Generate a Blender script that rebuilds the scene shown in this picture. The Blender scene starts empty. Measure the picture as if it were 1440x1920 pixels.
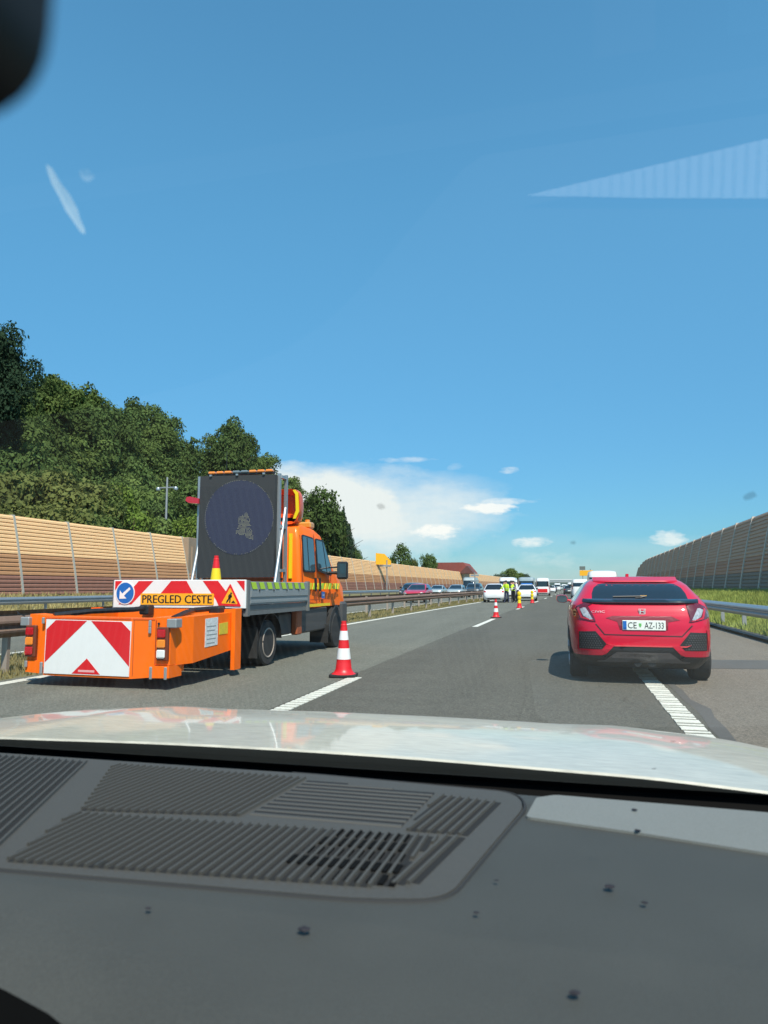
import bpy, bmesh, math, random
import numpy as np
from mathutils import Vector, Matrix
PI = math.pi
R = math.radians
random.seed(7); rng = np.random.default_rng(11)
SC = bpy.context.scene
COL = SC.collection

# ------------------------------------------------------------------ camera
cam = bpy.data.cameras.new('camera')
camo = bpy.data.objects.new('camera', cam); COL.objects.link(camo)
camo.location = (0, 0, 1.25)
camo.rotation_euler = (R(90 + 5.9645), 0, R(14.0833))
cam.sensor_fit = 'VERTICAL'; cam.sensor_height = 36.0
cam.lens = 1340 / 1920 * 36.0
cam.clip_start = 0.02; cam.clip_end = 9000
cam.dof.use_dof = True; cam.dof.focus_distance = 14.0; cam.dof.aperture_fstop = 8.4
SC.camera = camo
# ------------------------------------------------------------------ sun and sky
SUN = Vector((.34, -.60, 1)).normalized()
sl = bpy.data.lights.new('sun', 'SUN'); sl.energy = 4.8; sl.angle = R(.53); sl.color = (1, .94, .85)
so = bpy.data.objects.new('sun', sl); COL.objects.link(so)
so.rotation_euler = SUN.to_track_quat('Z', 'Y').to_euler()
SC.view_settings.view_transform = 'Standard'; SC.view_settings.look = 'None'
SC.view_settings.gamma = 1; SC.view_settings.use_curve_mapping = False
SC.view_settings.exposure = 0.5
SC.cycles.max_bounces = 6; SC.cycles.transparent_max_bounces = 12
SC.cycles.use_denoising = True

world = bpy.data.worlds.new('World'); SC.world = world; world.use_nodes = True
nt = world.node_tree; nt.nodes.clear()
def N(t, kind, **kw):
    n = t.nodes.new(kind)
    for k, v in kw.items(): setattr(n, k, v)
    return n
def mth(t, op, a, b=None, c=None, clamp=False):
    n = t.nodes.new('ShaderNodeMath'); n.operation = op; n.use_clamp = clamp
    for i, v in enumerate((a, b, c)):
        if v is None: continue
        if isinstance(v, (int, float)): n.inputs[i].default_value = v
        else: t.links.new(v, n.inputs[i])
    return n.outputs[0]
sky = N(nt, 'ShaderNodeTexSky', sky_type='NISHITA'); sky.sun_disc = False
sky.sun_elevation = math.asin(SUN.z); sky.sun_rotation = math.atan2(SUN.x, SUN.y)
sky.altitude = 300; sky.air_density = 1.0; sky.dust_density = .55; sky.ozone_density = 1.6
tint = N(nt, 'ShaderNodeMix', data_type='RGBA', blend_type='MULTIPLY'); tint.inputs[0].default_value = 1
nt.links.new(sky.outputs[0], tint.inputs[6]); 
mr = N(nt, 'ShaderNodeMapRange', interpolation_type='SMOOTHSTEP')          # clearer, deeper air towards the horizon than the model's
TINT = mr
tc = N(nt, 'ShaderNodeTexCoord'); sp = N(nt, 'ShaderNodeSeparateXYZ'); nt.links.new(tc.outputs['Generated'], sp.inputs[0])
az = mth(nt, 'ARCTAN2', sp.outputs[0], sp.outputs[1])
hz = mth(nt, 'SQRT', mth(nt, 'ADD', mth(nt, 'MULTIPLY', sp.outputs[0], sp.outputs[0]), mth(nt, 'MULTIPLY', sp.outputs[1], sp.outputs[1])))
el = mth(nt, 'ARCTAN2', sp.outputs[2], hz)
cmb = N(nt, 'ShaderNodeCombineXYZ'); nt.links.new(az, cmb.inputs[0]); nt.links.new(mth(nt, 'MULTIPLY', el, 2.2), cmb.inputs[1])
def noise(t, vec, scale, detail=6, rough=.55, off=0):
    n = N(t, 'ShaderNodeTexNoise', noise_dimensions='3D'); n.inputs['Scale'].default_value = scale
    n.inputs['Detail'].default_value = detail; n.inputs['Roughness'].default_value = rough
    t.links.new(vec, n.inputs['Vector']); return n.outputs['Fac']
nt.links.new(el, TINT.inputs[0]); TINT.inputs[1].default_value = -.05; TINT.inputs[2].default_value = .62; TINT.inputs[3].default_value = .55; TINT.inputs[4].default_value = 1.12
TINT.inputs[3].default_value = 0; TINT.inputs[4].default_value = 1
tv = N(nt, 'ShaderNodeMix', data_type='RGBA'); tv.inputs[6].default_value = (.33, .66, .90, 1); tv.inputs[7].default_value = (.87, 1.74, 1.80, 1); nt.links.new(TINT.outputs[0], tv.inputs[0]); nt.links.new(tv.outputs[2], tint.inputs[7])
n1 = noise(nt, cmb.outputs[0], 26); n2 = noise(nt, cmb.outputs[0], 80, 4); n3 = noise(nt, cmb.outputs[0], 9, 8, .6)
nz = mth(nt, 'ADD', mth(nt, 'MULTIPLY', mth(nt, 'SUBTRACT', n1, .5), 3.4), mth(nt, 'MULTIPLY', mth(nt, 'SUBTRACT', n2, .5), 1.6))
nzs = mth(nt, 'ADD', mth(nt, 'MULTIPLY', mth(nt, 'SUBTRACT', n3, .5), 1.3), mth(nt, 'MULTIPLY', mth(nt, 'SUBTRACT', n1, .5), .5))
def cloud(a0, e0, wa, we, dens, soft, nn, up=1.0):
    dx = mth(nt, 'DIVIDE', mth(nt, 'SUBTRACT', az, a0), wa)
    dy = mth(nt, 'DIVIDE', mth(nt, 'SUBTRACT', el, e0), we)
    r2 = mth(nt, 'ADD', mth(nt, 'MULTIPLY', dx, dx), mth(nt, 'MULTIPLY', dy, dy))
    v = mth(nt, 'ADD', mth(nt, 'SUBTRACT', 1.0, r2), nn)
    return mth(nt, 'MULTIPLY', mth(nt, 'MULTIPLY', v, 1 / soft, clamp=True), dens)
def cmax(items):
    o = items[0]
    for i in items[1:]: o = mth(nt, 'MAXIMUM', o, i)
    return o
puffs = cmax([cloud(-.098, .108, .042, .0085, .8, .8, nz), cloud(-.075, .117, .04, .006, .5, 1.2, nz), cloud(-.171, .077, .040, .0105, .8, .8, nz), cloud(-.04, .060, .026, .008, .62, 1.1, nz),
              cloud(.133, .062, .028, .010, .6, 1.1, nz), cloud(-.070, .160, .016, .005, .45, 1.2, nz), cloud(-.215, .177, .05, .004, .32, 1.3, nz),
              cloud(-.145, .166, .014, .006, .25, 1.6, nz), cloud(-.02, .036, .05, .012, .25, 1.8, nz), cloud(.60, .13, .12, .02, .7, 1.0, nz), cloud(-1.2, .12, .15, .03, .7, 1.0, nz), cloud(1.4, .16, .12, .03, .7, 1.0, nz)])
veil = cmax([cloud(-.30, .095, .20, .082, .92, .9, nzs), cloud(-.36, .110, .20, .066, .97, .6, nzs), cloud(-.22, .10, .17, .06, .78, .9, nzs), cloud(.0, -.01, .7, .06, .35, 1.0, nzs), cloud(-.20, .135, .13, .028, .5, 1.5, nzs), cloud(.12, .048, .22, .02, .25, 1.6, nzs), cloud(-.05, .05, .12, .03, .2, 1.6, nzs)])
m1 = N(nt, 'ShaderNodeMix', data_type='RGBA'); nt.links.new(veil, m1.inputs[0]); nt.links.new(tint.outputs[2], m1.inputs[6]); m1.inputs[7].default_value = (7.0, 7.5, 7.5, 1)
m2 = N(nt, 'ShaderNodeMix', data_type='RGBA'); nt.links.new(puffs, m2.inputs[0]); nt.links.new(m1.outputs[2], m2.inputs[6]); m2.inputs[7].default_value = (8.6, 8.6, 8.3, 1)
bg = N(nt, 'ShaderNodeBackground'); bg.inputs[1].default_value = .095
nt.links.new(m2.outputs[2], bg.inputs[0]); wo = N(nt, 'ShaderNodeOutputWorld'); nt.links.new(bg.outputs[0], wo.inputs[0])

# ------------------------------------------------------------------ materials
MATS = {}
def mat(name, col, rough=.6, metal=0, coat=0, spec=.5, var=0, vscale=5, bump=0, bscale=40, emit=None, fine=0, fscale=200, stretch=None, coatr=.05):
    if name in MATS: return MATS[name]
    m = bpy.data.materials.new(name); m.use_nodes = True; MATS[name] = m
    t = m.node_tree; b = t.nodes['Principled BSDF']
    b.inputs['Base Color'].default_value = (*col, 1); b.inputs['Roughness'].default_value = rough
    b.inputs['Metallic'].default_value = metal; b.inputs['Coat Weight'].default_value = coat; b.inputs['Coat Roughness'].default_value = coatr
    b.inputs['Specular IOR Level'].default_value = spec
    if var or bump or fine:
        tcn = N(t, 'ShaderNodeTexCoord'); vec = tcn.outputs['Object']
        if stretch:
            mp = N(t, 'ShaderNodeMapping'); mp.inputs['Scale'].default_value = stretch; t.links.new(vec, mp.inputs[0]); vec = mp.outputs[0]
        fac = None
        if var: fac = mth(t, 'ADD', mth(t, 'MULTIPLY', mth(t, 'SUBTRACT', noise(t, vec, vscale, 5, .6), .5), 2.2 * var), 1)
        if fine:
            f2 = mth(t, 'ADD', mth(t, 'MULTIPLY', mth(t, 'SUBTRACT', noise(t, vec, fscale, 2, .7), .5), 2.4 * fine), 1)
            fac = f2 if fac is None else mth(t, 'MULTIPLY', fac, f2)
        if fac is not None:
            vm = N(t, 'ShaderNodeVectorMath', operation='SCALE'); vm.inputs[0].default_value = col; t.links.new(fac, vm.inputs['Scale'])
            t.links.new(vm.outputs[0], b.inputs['Base Color'])
        if bump:
            bp = N(t, 'ShaderNodeBump'); bp.inputs['Strength'].default_value = bump; bp.inputs['Distance'].default_value = .01
            t.links.new(noise(t, vec, bscale, 4), bp.inputs['Height']); t.links.new(bp.outputs[0], b.inputs['Normal'])
    if emit:
        b.inputs['Emission Color'].default_value = (*emit[0], 1); b.inputs['Emission Strength'].default_value = emit[1]
    return m
def asphalt(name, col, patch):
    m = mat(name, col, .82, bump=.6, bscale=70, spec=.3); t = m.node_tree; b = t.nodes['Principled BSDF']; tcn = N(t, 'ShaderNodeTexCoord'); v = tcn.outputs['Object']
    def lay(sc, st, amp, gain, det=2):
        mp = N(t, 'ShaderNodeMapping'); mp.inputs['Scale'].default_value = st; t.links.new(v, mp.inputs[0])
        x = mth(t, 'MULTIPLY', mth(t, 'SUBTRACT', noise(t, mp.outputs[0], sc, det, .6), .5), gain)
        x = mth(t, 'MAXIMUM', mth(t, 'MINIMUM', x, 1.0), -1.0); return mth(t, 'ADD', mth(t, 'MULTIPLY', x, amp), 1)
    f = lay(34, (1, 1, 1), .30, 6); f = mth(t, 'MULTIPLY', f, lay(95, (1, 1, 1), .35, 6)); f = mth(t, 'MULTIPLY', f, lay(11, (1, .6, 1), .12, 5))
    f = mth(t, 'MULTIPLY', f, lay(1.1, (1, .05, 1), .12, 4, 4)); f = mth(t, 'MULTIPLY', f, lay(.5, (1, .5, 1), .10, 4, 5))
    vm = N(t, 'ShaderNodeVectorMath', operation='SCALE'); vm.inputs[0].default_value = col; t.links.new(f, vm.inputs['Scale']); t.links.new(vm.outputs[0], b.inputs['Base Color'])
    return m
ASPH = asphalt('asphalt', (.092, .088, .071), 0)
ASPH2 = asphalt('asphalt_old', (.130, .130, .106), 0)
SHLD = asphalt('asphalt_shoulder', (.150, .130, .103), 0)
TAR = mat('asphalt_patch', (.085, .08, .070), .75, var=.2, vscale=2, fine=.3, fscale=40)
PAINT = mat('road_paint', (.60, .59, .51), .6, var=.22, vscale=3, fine=.35, fscale=40)
GALV = mat('galvanised_steel', (.42, .44, .45), .42, metal=.75, var=.12, vscale=2)
GALVD = mat('dull_galvanised', (.33, .34, .34), .55, metal=.5, var=.15, vscale=3)
CORT = mat('weathered_steel', (.19, .125, .09), .7, metal=.15, var=.3, vscale=1.5)
CORTL = mat('weathered_steel_light', (.36, .30, .25), .6, metal=.2, var=.2, vscale=1.5)
RED = mat('red_paint', (.50, .004, .030), .4, coat=.8, spec=.12, coatr=.03)
ORNG = mat('orange_paint', (.90, .15, .003), .5, spec=.2, coat=.12, var=.13, vscale=2.2)
ORNGF = mat('orange_fairing', (.80, .10, .006), .42, coat=.3)
RREFL = mat('red_reflective', (.62, .01, .015), .4, var=.06, vscale=8)
WREFL = mat('white_reflective', (.72, .72, .70), .4, var=.05, vscale=6)
YREFL = mat('yellow_reflective', (.80, .58, .01), .42)
LIME = mat('lime_reflective', (.42, .62, .04), .42, var=.1, vscale=4)
SIGNY = mat('sign_yellow', (.80, .38, .01), .45)
BLUE = mat('sign_blue', (.01, .12, .42), .4)
BLACK = mat('black_plastic', (.010, .010, .011), .45)
BLACKR = mat('black_rubber', (.016, .016, .016), .85)
TYRE = mat('tyre_rubber', (.022, .022, .022), .8, var=.15, vscale=5)
DGREY = mat('dark_grey_plastic', (.055, .055, .055), .6, var=.1, vscale=3)
ALU = mat('bed_aluminium', (.30, .33, .34), .45, metal=.35, var=.1, vscale=2)
ALUD = mat('bed_grey_steel', (.16, .17, .17), .55, metal=.3, var=.12, vscale=2)
RUST = mat('rusty_brown_panel', (.30, .07, .02), .6)
SCREEN = mat('led_screen', (.034, .036, .038), .62, fine=.8, fscale=90, spec=.3)
SCREENB = mat('led_screen_blue', (.032, .037, .066), .6, fine=.5, fscale=90, spec=.3)
SCREENA = mat('led_screen_arrow', (.085, .085, .07), .6, fine=.9, fscale=70, spec=.3)
SCREENR = mat('led_ring', (.075, .08, .10), .6, fine=.9, fscale=90)
GLASS = mat('tinted_glass', (.008, .012, .015), .05, coat=.6, spec=.7)
GLASSB = mat('cab_glass', (.03, .06, .075), .06, coat=.6, spec=.8)
CHROME = mat('chrome', (.62, .63, .65), .18, metal=1)
WHITEC = mat('white_car_paint', (.76, .77, .77), .3, coat=.8)
SILVC = mat('silver_car_paint', (.42, .47, .46), .35, metal=.4, coat=.7)
DARKC = mat('dark_car_paint', (.03, .038, .045), .3, coat=.9)
CRIMC = mat('crimson_car_paint', (.45, .01, .04), .3, coat=.9)
LENSR = mat('red_lens', (.45, .004, .012), .12, coat=1)
LENSD = mat('dark_red_lens', (.10, .003, .010), .12, coat=1)
LENSC = mat('clear_lens', (.42, .41, .41), .12, metal=.3, coat=1, var=.8, vscale=30)
LENSA = mat('amber_lens', (.80, .24, .02), .2, coat=1)
PLATEM = mat('plate_white', (.74, .76, .70), .4)
GREENP = mat('plate_green', (.12, .42, .10), .5)
STICK = mat('label_white', (.62, .65, .64), .4, var=.3, vscale=14, fine=.4, fscale=60)
STICKY = mat('label_yellow', (.62, .50, .04), .45, var=.25, vscale=16)
CONC = mat('concrete', (.42, .41, .38), .85, var=.15, vscale=1.5)
PALE = mat('pale_concrete', (.60, .56, .50), .8, var=.12, vscale=1)
SKIN = mat('skin', (.48, .26, .18), .6)
HAIR = mat('dark_hair', (.03, .02, .015), .7)
NAVY = mat('navy_cloth', (.02, .03, .07), .85)
JEANS = mat('black_cloth', (.018, .018, .02), .85)
HIVIS = mat('hi_vis_yellow', (.55, .78, .02), .6)
HIOR = mat('hi_vis_orange', (.85, .18, .04), .6)
SHIRT = mat('white_cloth', (.70, .72, .74), .8)
HOOD = mat('own_white_paint', (.48, .465, .395), .5, coat=.6, var=.05, vscale=5, fine=.32, fscale=48, bump=.15, bscale=70, stretch=(.35, 2.2, 1), coatr=.05, spec=.3)
DASH = mat('dashboard_plastic', (.050, .051, .0455), .62, var=.16, vscale=7, fine=.30, fscale=420, bump=.25, bscale=600, spec=.35)
DASHP = mat('grille_plastic', (.060, .057, .050), .6, fine=.25, fscale=420, spec=.35)
DASHD = mat('slot_black', (.004, .004, .004), .9, spec=.1); DASHG = mat('groove_grey', (.008, .008, .008), .9)
DASHL = mat('strip_light_grey', (.165, .168, .152), .55, fine=.25, fscale=420, var=.05, vscale=8)
COWL = mat('cowl_plastic', (.030, .033, .031), .35, var=.2, vscale=4, spec=.6)
GRASSD = mat('dry_soil_grass', (.13, .12, .055), .95, var=.45, vscale=2.2, fine=.6, fscale=14)
GRASSG = mat('green_verge', (.17, .19, .05), .95, var=.4, vscale=.9, fine=.5, fscale=9)
FIELD = mat('field_grass', (.07, .095, .035), .95, var=.4, vscale=.02, fine=.3, fscale=.6)
FOREST = mat('forest_floor', (.022, .03, .012), .95, var=.5, vscale=.1)
FARHILL = mat('wooded_hill', (.035, .058, .045), .95, var=.5, vscale=.05)
TRUNK = mat('bark', (.07, .05, .035), .9, var=.3, vscale=4)
BRICKR = mat('roof_tile_red', (.22, .055, .04), .8, var=.25, vscale=2)
PLAST = mat('house_render', (.62, .60, .55), .85)
def leafmat(name, col, vary=.35):
    m = bpy.data.materials.new(name); m.use_nodes = True; t = m.node_tree; t.nodes.clear()
    o = N(t, 'ShaderNodeOutputMaterial'); tcn = N(t, 'ShaderNodeTexCoord'); oi = N(t, 'ShaderNodeObjectInfo')
    f = mth(t, 'ADD', mth(t, 'MULTIPLY', mth(t, 'SUBTRACT', noise(t, tcn.outputs['Object'], .55, 3), .5), 2.6 * vary), 1)
    f = mth(t, 'MULTIPLY', f, mth(t, 'ADD', mth(t, 'MULTIPLY', noise(t, tcn.outputs['Object'], 9, 1), .9), .55))
    f = mth(t, 'MULTIPLY', f, mth(t, 'ADD', mth(t, 'MULTIPLY', oi.outputs['Random'], .5), .75))
    vm = N(t, 'ShaderNodeVectorMath', operation='SCALE'); vm.inputs[0].default_value = col; t.links.new(f, vm.inputs['Scale'])
    hs = N(t, 'ShaderNodeHueSaturation'); t.links.new(vm.outputs[0], hs.inputs['Color'])
    t.links.new(mth(t, 'ADD', mth(t, 'MULTIPLY', noise(t, tcn.outputs['Object'], 1.3, 2), .06), .47), hs.inputs['Hue'])
    d = N(t, 'ShaderNodeBsdfDiffuse'); tr = N(t, 'ShaderNodeBsdfTranslucent'); mx = N(t, 'ShaderNodeMixShader'); mx.inputs[0].default_value = .3
    t.links.new(hs.outputs[0], d.inputs[0]); t.links.new(hs.outputs[0], tr.inputs[0]); t.links.new(d.outputs[0], mx.inputs[1]); t.links.new(tr.outputs[0], mx.inputs[2])
    t.links.new(mx.outputs[0], o.inputs[0]); MATS[name] = m; return m
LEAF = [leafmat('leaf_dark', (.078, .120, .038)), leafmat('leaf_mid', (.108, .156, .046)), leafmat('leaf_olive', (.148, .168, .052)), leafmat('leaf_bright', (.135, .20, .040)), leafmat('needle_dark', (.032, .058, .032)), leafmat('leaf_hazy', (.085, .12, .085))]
BLADE = leafmat('grass_blade', (.27, .31, .085), .5); BLADED = leafmat('grass_blade_dry', (.34, .29, .13), .5)
def glasspane():
    m = bpy.data.materials.new('windscreen_glass'); m.use_nodes = True; t = m.node_tree; t.nodes.clear()
    o = N(t, 'ShaderNodeOutputMaterial'); tr = N(t, 'ShaderNodeBsdfTransparent'); tr.inputs[0].default_value = (.975, .97, .94, 1)
    gl = N(t, 'ShaderNodeBsdfGlossy'); gl.inputs['Roughness'].default_value = .0
    fr = N(t, 'ShaderNodeFresnel'); fr.inputs[0].default_value = 1.52
    geo = N(t, 'ShaderNodeNewGeometry')
    # same reflectance from either side of a thin pane
    fr2 = N(t, 'ShaderNodeLayerWeight'); fr2.inputs[0].default_value = .5
    # Schlick for a two-surface pane
    f = mth(t, 'ADD', mth(t, 'MULTIPLY', mth(t, 'POWER', fr2.outputs['Facing'], 5.0), .80), .075, clamp=True)
    mx = N(t, 'ShaderNodeMixShader'); t.links.new(f, mx.inputs[0]); t.links.new(tr.outputs[0], mx.inputs[1]); t.links.new(gl.outputs[0], mx.inputs[2])
    t.links.new(mx.outputs[0], o.inputs[0]); MATS['pane'] = m; return m
PANE = glasspane()

# ------------------------------------------------------------------ mesh helpers
def woff(o):
    v = Vector((0, 0, 0))
    while o is not None: v += o.location; o = o.parent
    return v
class MB:
    def __init__(s): s.v = []; s.f = []; s.sm = []
    def add(s, vs, fs, smooth=False):
        b = len(s.v); s.v += [tuple(p) for p in vs]; s.f += [tuple(i + b for i in f) for f in fs]; s.sm += [smooth] * len(fs); return s
    def box(s, x0, x1, y0, y1, z0, z1, ch=0):
        if ch:   # chamfered vertical and horizontal edges
            c = ch; vs = []; fs = []
            for z, k in ((z0, c), (z0 + c, 0), (z1 - c, 0), (z1, c)):
                a, b, d, e = x0 + k, x1 - k, y0 + k, y1 - k; q = c if k == 0 else 0
                vs += [(a + q, d, z), (b - q, d, z), (b, d + q, z), (b, e - q, z), (b - q, e, z), (a + q, e, z), (a, e - q, z), (a, d + q, z)]
            for r in range(3):
                for i in range(8): j = (i + 1) % 8; fs.append((r * 8 + i, r * 8 + j, r * 8 + 8 + j, r * 8 + 8 + i))
            fs.append(tuple(range(7, -1, -1))); fs.append(tuple(range(24, 32)))
            return s.add(vs, fs)
        return s.add([(x0, y0, z0), (x1, y0, z0), (x1, y1, z0), (x0, y1, z0), (x0, y0, z1), (x1, y0, z1), (x1, y1, z1), (x0, y1, z1)],
                     [(0, 3, 2, 1), (4, 5, 6, 7), (0, 1, 5, 4), (1, 2, 6, 5), (2, 3, 7, 6), (3, 0, 4, 7)])
    def prism(s, poly, f, a, b):
        """poly: 2-D outline; f(u, v, w) -> 3-D; w runs a..b"""
        n = len(poly)
        return s.add([f(u, v, a) for u, v in poly] + [f(u, v, b) for u, v in poly],
                     [tuple(range(n)), tuple(range(2 * n - 1, n - 1, -1))] + [(i, i + n, (i + 1) % n + n, (i + 1) % n) for i in range(n)])
    def tube(s, pts, r, n=8, cap=True):
        pts = [Vector(p) for p in pts]; rs = r if isinstance(r, (list, tuple)) else [r] * len(pts)
        vs = []; fs = []
        for i, p in enumerate(pts):
            d = (pts[min(i + 1, len(pts) - 1)] - pts[max(i - 1, 0)]).normalized()
            a = d.cross(Vector((0, 0, 1)));
            if a.length < 1e-3: a = Vector((1, 0, 0))
            a.normalize(); b = d.cross(a)
            vs += [p + (a * math.cos(2 * PI * k / n) + b * math.sin(2 * PI * k / n)) * rs[i] for k in range(n)]
        for i in range(len(pts) - 1):
            for k in range(n): fs.append((i * n + k, i * n + (k + 1) % n, (i + 1) * n + (k + 1) % n, (i + 1) * n + k))
        if cap: fs += [tuple(range(n - 1, -1, -1)), tuple(range((len(pts) - 1) * n, len(pts) * n))]
        return s.add(vs, fs, n > 6)
    def lathe(s, prof, c=(0, 0, 0), axis='z', n=24, smooth=True):
        vs = []; fs = []
        for r, h in prof:
            for k in range(n):
                a = 2 * PI * k / n; p = (r * math.cos(a), r * math.sin(a), h)
                if axis == 'x': p = (h, p[0], p[1])
                if axis == 'y': p = (p[0], h, p[1])
                vs.append((p[0] + c[0], p[1] + c[1], p[2] + c[2]))
        m = len(prof)
        for i in range(m - 1):
            for k in range(n): fs.append((i * n + k, i * n + (k + 1) % n, (i + 1) * n + (k + 1) % n, (i + 1) * n + k))
        fs += [tuple(range(n - 1, -1, -1)), tuple(range((m - 1) * n, m * n))]
        return s.add(vs, fs, smooth)
    def build(s, name, m, parent=None, smooth=None, **props):
        me = bpy.data.meshes.new(name)
        o3 = woff(parent); vs = [(p[0] - o3.x, p[1] - o3.y, p[2] - o3.z) for p in s.v] if parent is not None else s.v
        me.from_pydata(vs, [], s.f)
        me.polygons.foreach_set('use_smooth', s.sm if smooth is None else [smooth] * len(s.f))
        me.materials.append(m); me.update()
        bm = bmesh.new(); bm.from_mesh(me); bmesh.ops.recalc_face_normals(bm, faces=bm.faces); bm.to_mesh(me); bm.free()
        if any(s.sm) and smooth is not False:
            try: me.set_sharp_from_angle(angle=R(38))
            except Exception: pass
        o = bpy.data.objects.new(name, me); COL.objects.link(o); o.parent = parent
        for k, v in props.items(): o[k] = v
        return o
def thing(name, label, cat, loc=(0, 0, 0), group=None):
    o = bpy.data.objects.new(name, None); COL.objects.link(o); o.location = loc; o['label'] = label; o['category'] = cat
    o.empty_display_size = .2
    if group: o['group'] = group
    return o
def tag(o, label, cat, group=None):
    o['label'] = label; o['category'] = cat
    if group: o['group'] = group
    return o
def dup(o, loc=None, rz=None, label=None, parent=None, group=None, scale=None):
    c = o.copy(); COL.objects.link(c)
    if parent is not None: c.parent = parent
    for ch in list(o.children): dup(ch, parent=c)
    if loc is not None: c.location = loc
    if rz is not None: c.rotation_euler = (0, 0, rz)
    if label: c['label'] = label
    if group: c['group'] = group
    if scale: c.scale = scale
    return c
def patch(mb, poly, f, off=.006, thick=.03, cell=.06):
    """tessellated outline laid on the surface f(u,v,offset) with real thickness"""
    bm = bmesh.new(); vs = [bm.verts.new((u, v, 0)) for u, v in poly]; bm.faces.new(vs)
    bmesh.ops.triangulate(bm, faces=bm.faces)
    for _ in range(4):
        es = [e for e in bm.edges if e.calc_length() > cell]
        if not es: break
        bmesh.ops.subdivide_edges(bm, edges=es, cuts=1); bmesh.ops.triangulate(bm, faces=bm.faces)
    bm.verts.ensure_lookup_table(); bm.verts.index_update()
    P = [(v.co.x, v.co.y) for v in bm.verts]; F = [tuple(v.index for v in f_.verts) for f_ in bm.faces]
    B = [(e.verts[0].index, e.verts[1].index) for e in bm.edges if len(e.link_faces) == 1]; bm.free()
    n = len(P)
    mb.add([f(u, v, off) for u, v in P] + [f(u, v, off - thick) for u, v in P], F + [(a, b, b + n, a + n) for a, b in B] + [tuple(i + n for i in t[::-1]) for t in F])
    return mb
def text_shape(txt, h, w=None, narrow=1.0):
    """flat letters as 2-D vertices and faces, cap height h, centred"""
    cu = bpy.data.curves.new('lettering', 'FONT'); cu.body = txt; cu.size = 1; cu.resolution_u = 2
    o = bpy.data.objects.new('lettering', cu); COL.objects.link(o)
    dg = bpy.context.evaluated_depsgraph_get(); me = bpy.data.meshes.new_from_object(o.evaluated_get(dg))
    V = np.array([v.co[:] for v in me.vertices]); F = [tuple(p.vertices) for p in me.polygons]
    bpy.data.objects.remove(o); bpy.data.curves.remove(cu); bpy.data.meshes.remove(me)
    mn, mx = V.min(0), V.max(0); V = V - (mn + mx) / 2; s = h / (mx[1] - mn[1])
    sx = (w / (mx[0] - mn[0])) if w else s * narrow
    return [(v[0] * sx, v[1] * s) for v in V], F
def letters(mb, txt, h, f, u0, v0, off, w=None, narrow=1.0):
    P, F = text_shape(txt, h, w, narrow)
    return mb.add([f(u + u0, v + v0, off) for u, v in P], F)

# ------------------------------------------------------------------ the road's line: a long gentle right-hand bend
def bend(s):
    if s <= 0: return 0
    return s * s / 7000 if s < 60 else 3600 / 7000 + (s - 60) * 2 * 60 / 7000
def P3(s, d, z=0): return (d + bend(s), s, z)
def strip(name, d0, d1, s0, s1, z0, z1=None, m=None, step=6, kind='structure'):
    z1 = z0 if z1 is None else z1; mb = MB(); n = max(1, int((s1 - s0) / step)); vs = []
    for i in range(n + 1):
        s_ = s0 + (s1 - s0) * i / n; vs += [P3(s_, d0, z0), P3(s_, d1, z1)]
    mb.add(vs, [(2 * i, 2 * i + 1, 2 * i + 3, 2 * i + 2) for i in range(n)])
    o = mb.build(name, m)
    if kind: o['kind'] = kind
    return o
# ground and carriageways
def ground():
    bm = MB(); bm.add([(-6000, -400, -.12), (6000, -400, -.12), (6000, 8000, -.12), (-6000, 8000, -.12)], [(0, 1, 2, 3)])
    bm.build('ground', FIELD)['kind'] = 'structure'
ground()
strip('road_left_lane', -7.35, -2.98, -30, 700, 0, m=ASPH2)
strip('road_right_lane', -2.98, 1.25, -30, 700, 0, m=ASPH)
strip('hard_shoulder', 1.25, 4.32, -30, 700, 0, m=SHLD)
strip('opposite_road', -22.4, -9.95, -30, 700, 0, m=ASPH2)
strip('median_ground', -9.95, -7.35, -30, 700, -.015, m=GRASSD)
strip('left_verge', -26.2, -22.4, -30, 700, .86, .02, m=GRASSD)
strip('kerb_strip', 4.32, 4.52, -30, 400, .07, .11, m=DGREY)
strip('right_embankment', 4.52, 9.4, -30, 500, .10, 1.12, m=GRASSG)
strip('field_behind_barrier', 9.4, 60, -30, 500, 1.12, -.1, m=FIELD)
strip('left_edge_line', -7.2, -7.0, -30, 600, .004, m=PAINT)
strip('opposite_inner_line', -10.25, -10.1, -30, 600, .004, m=PAINT)
strip('opposite_outer_line', -19.6, -19.4, -30, 600, .004, m=PAINT)
mb = MB()
for k in range(0, 26):
    for s_ in (40.5 + 18 * k,): mb.add([P3(s_, -2.9, .004), P3(s_, -2.73, .004), P3(s_ + 5.6, -2.73, .004), P3(s_ + 5.6, -2.9, .004)], [(0, 1, 2, 3)])
mb.add([P3(22.6, -2.91, .004), P3(22.6, -2.73, .004), P3(28.4, -2.73, .004), P3(28.4, -2.91, .004)], [(0, 1, 2, 3)])
mb.build('lane_dashes', PAINT)['kind'] = 'structure'
mb = MB()
for k in range(30):
    s_ = 8 + 18 * k; mb.add([P3(s_, -14.5, .004), P3(s_, -14.35, .004), P3(s_ + 6, -14.35, .004), P3(s_ + 6, -14.5, .004)], [(0, 1, 2, 3)])
mb.build('opposite_dashes', PAINT)['kind'] = 'structure'
# profiled (ribbed) paint on the near dash and on the right edge line: thin raised bars
mb = MB(); s_ = 4.0

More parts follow.
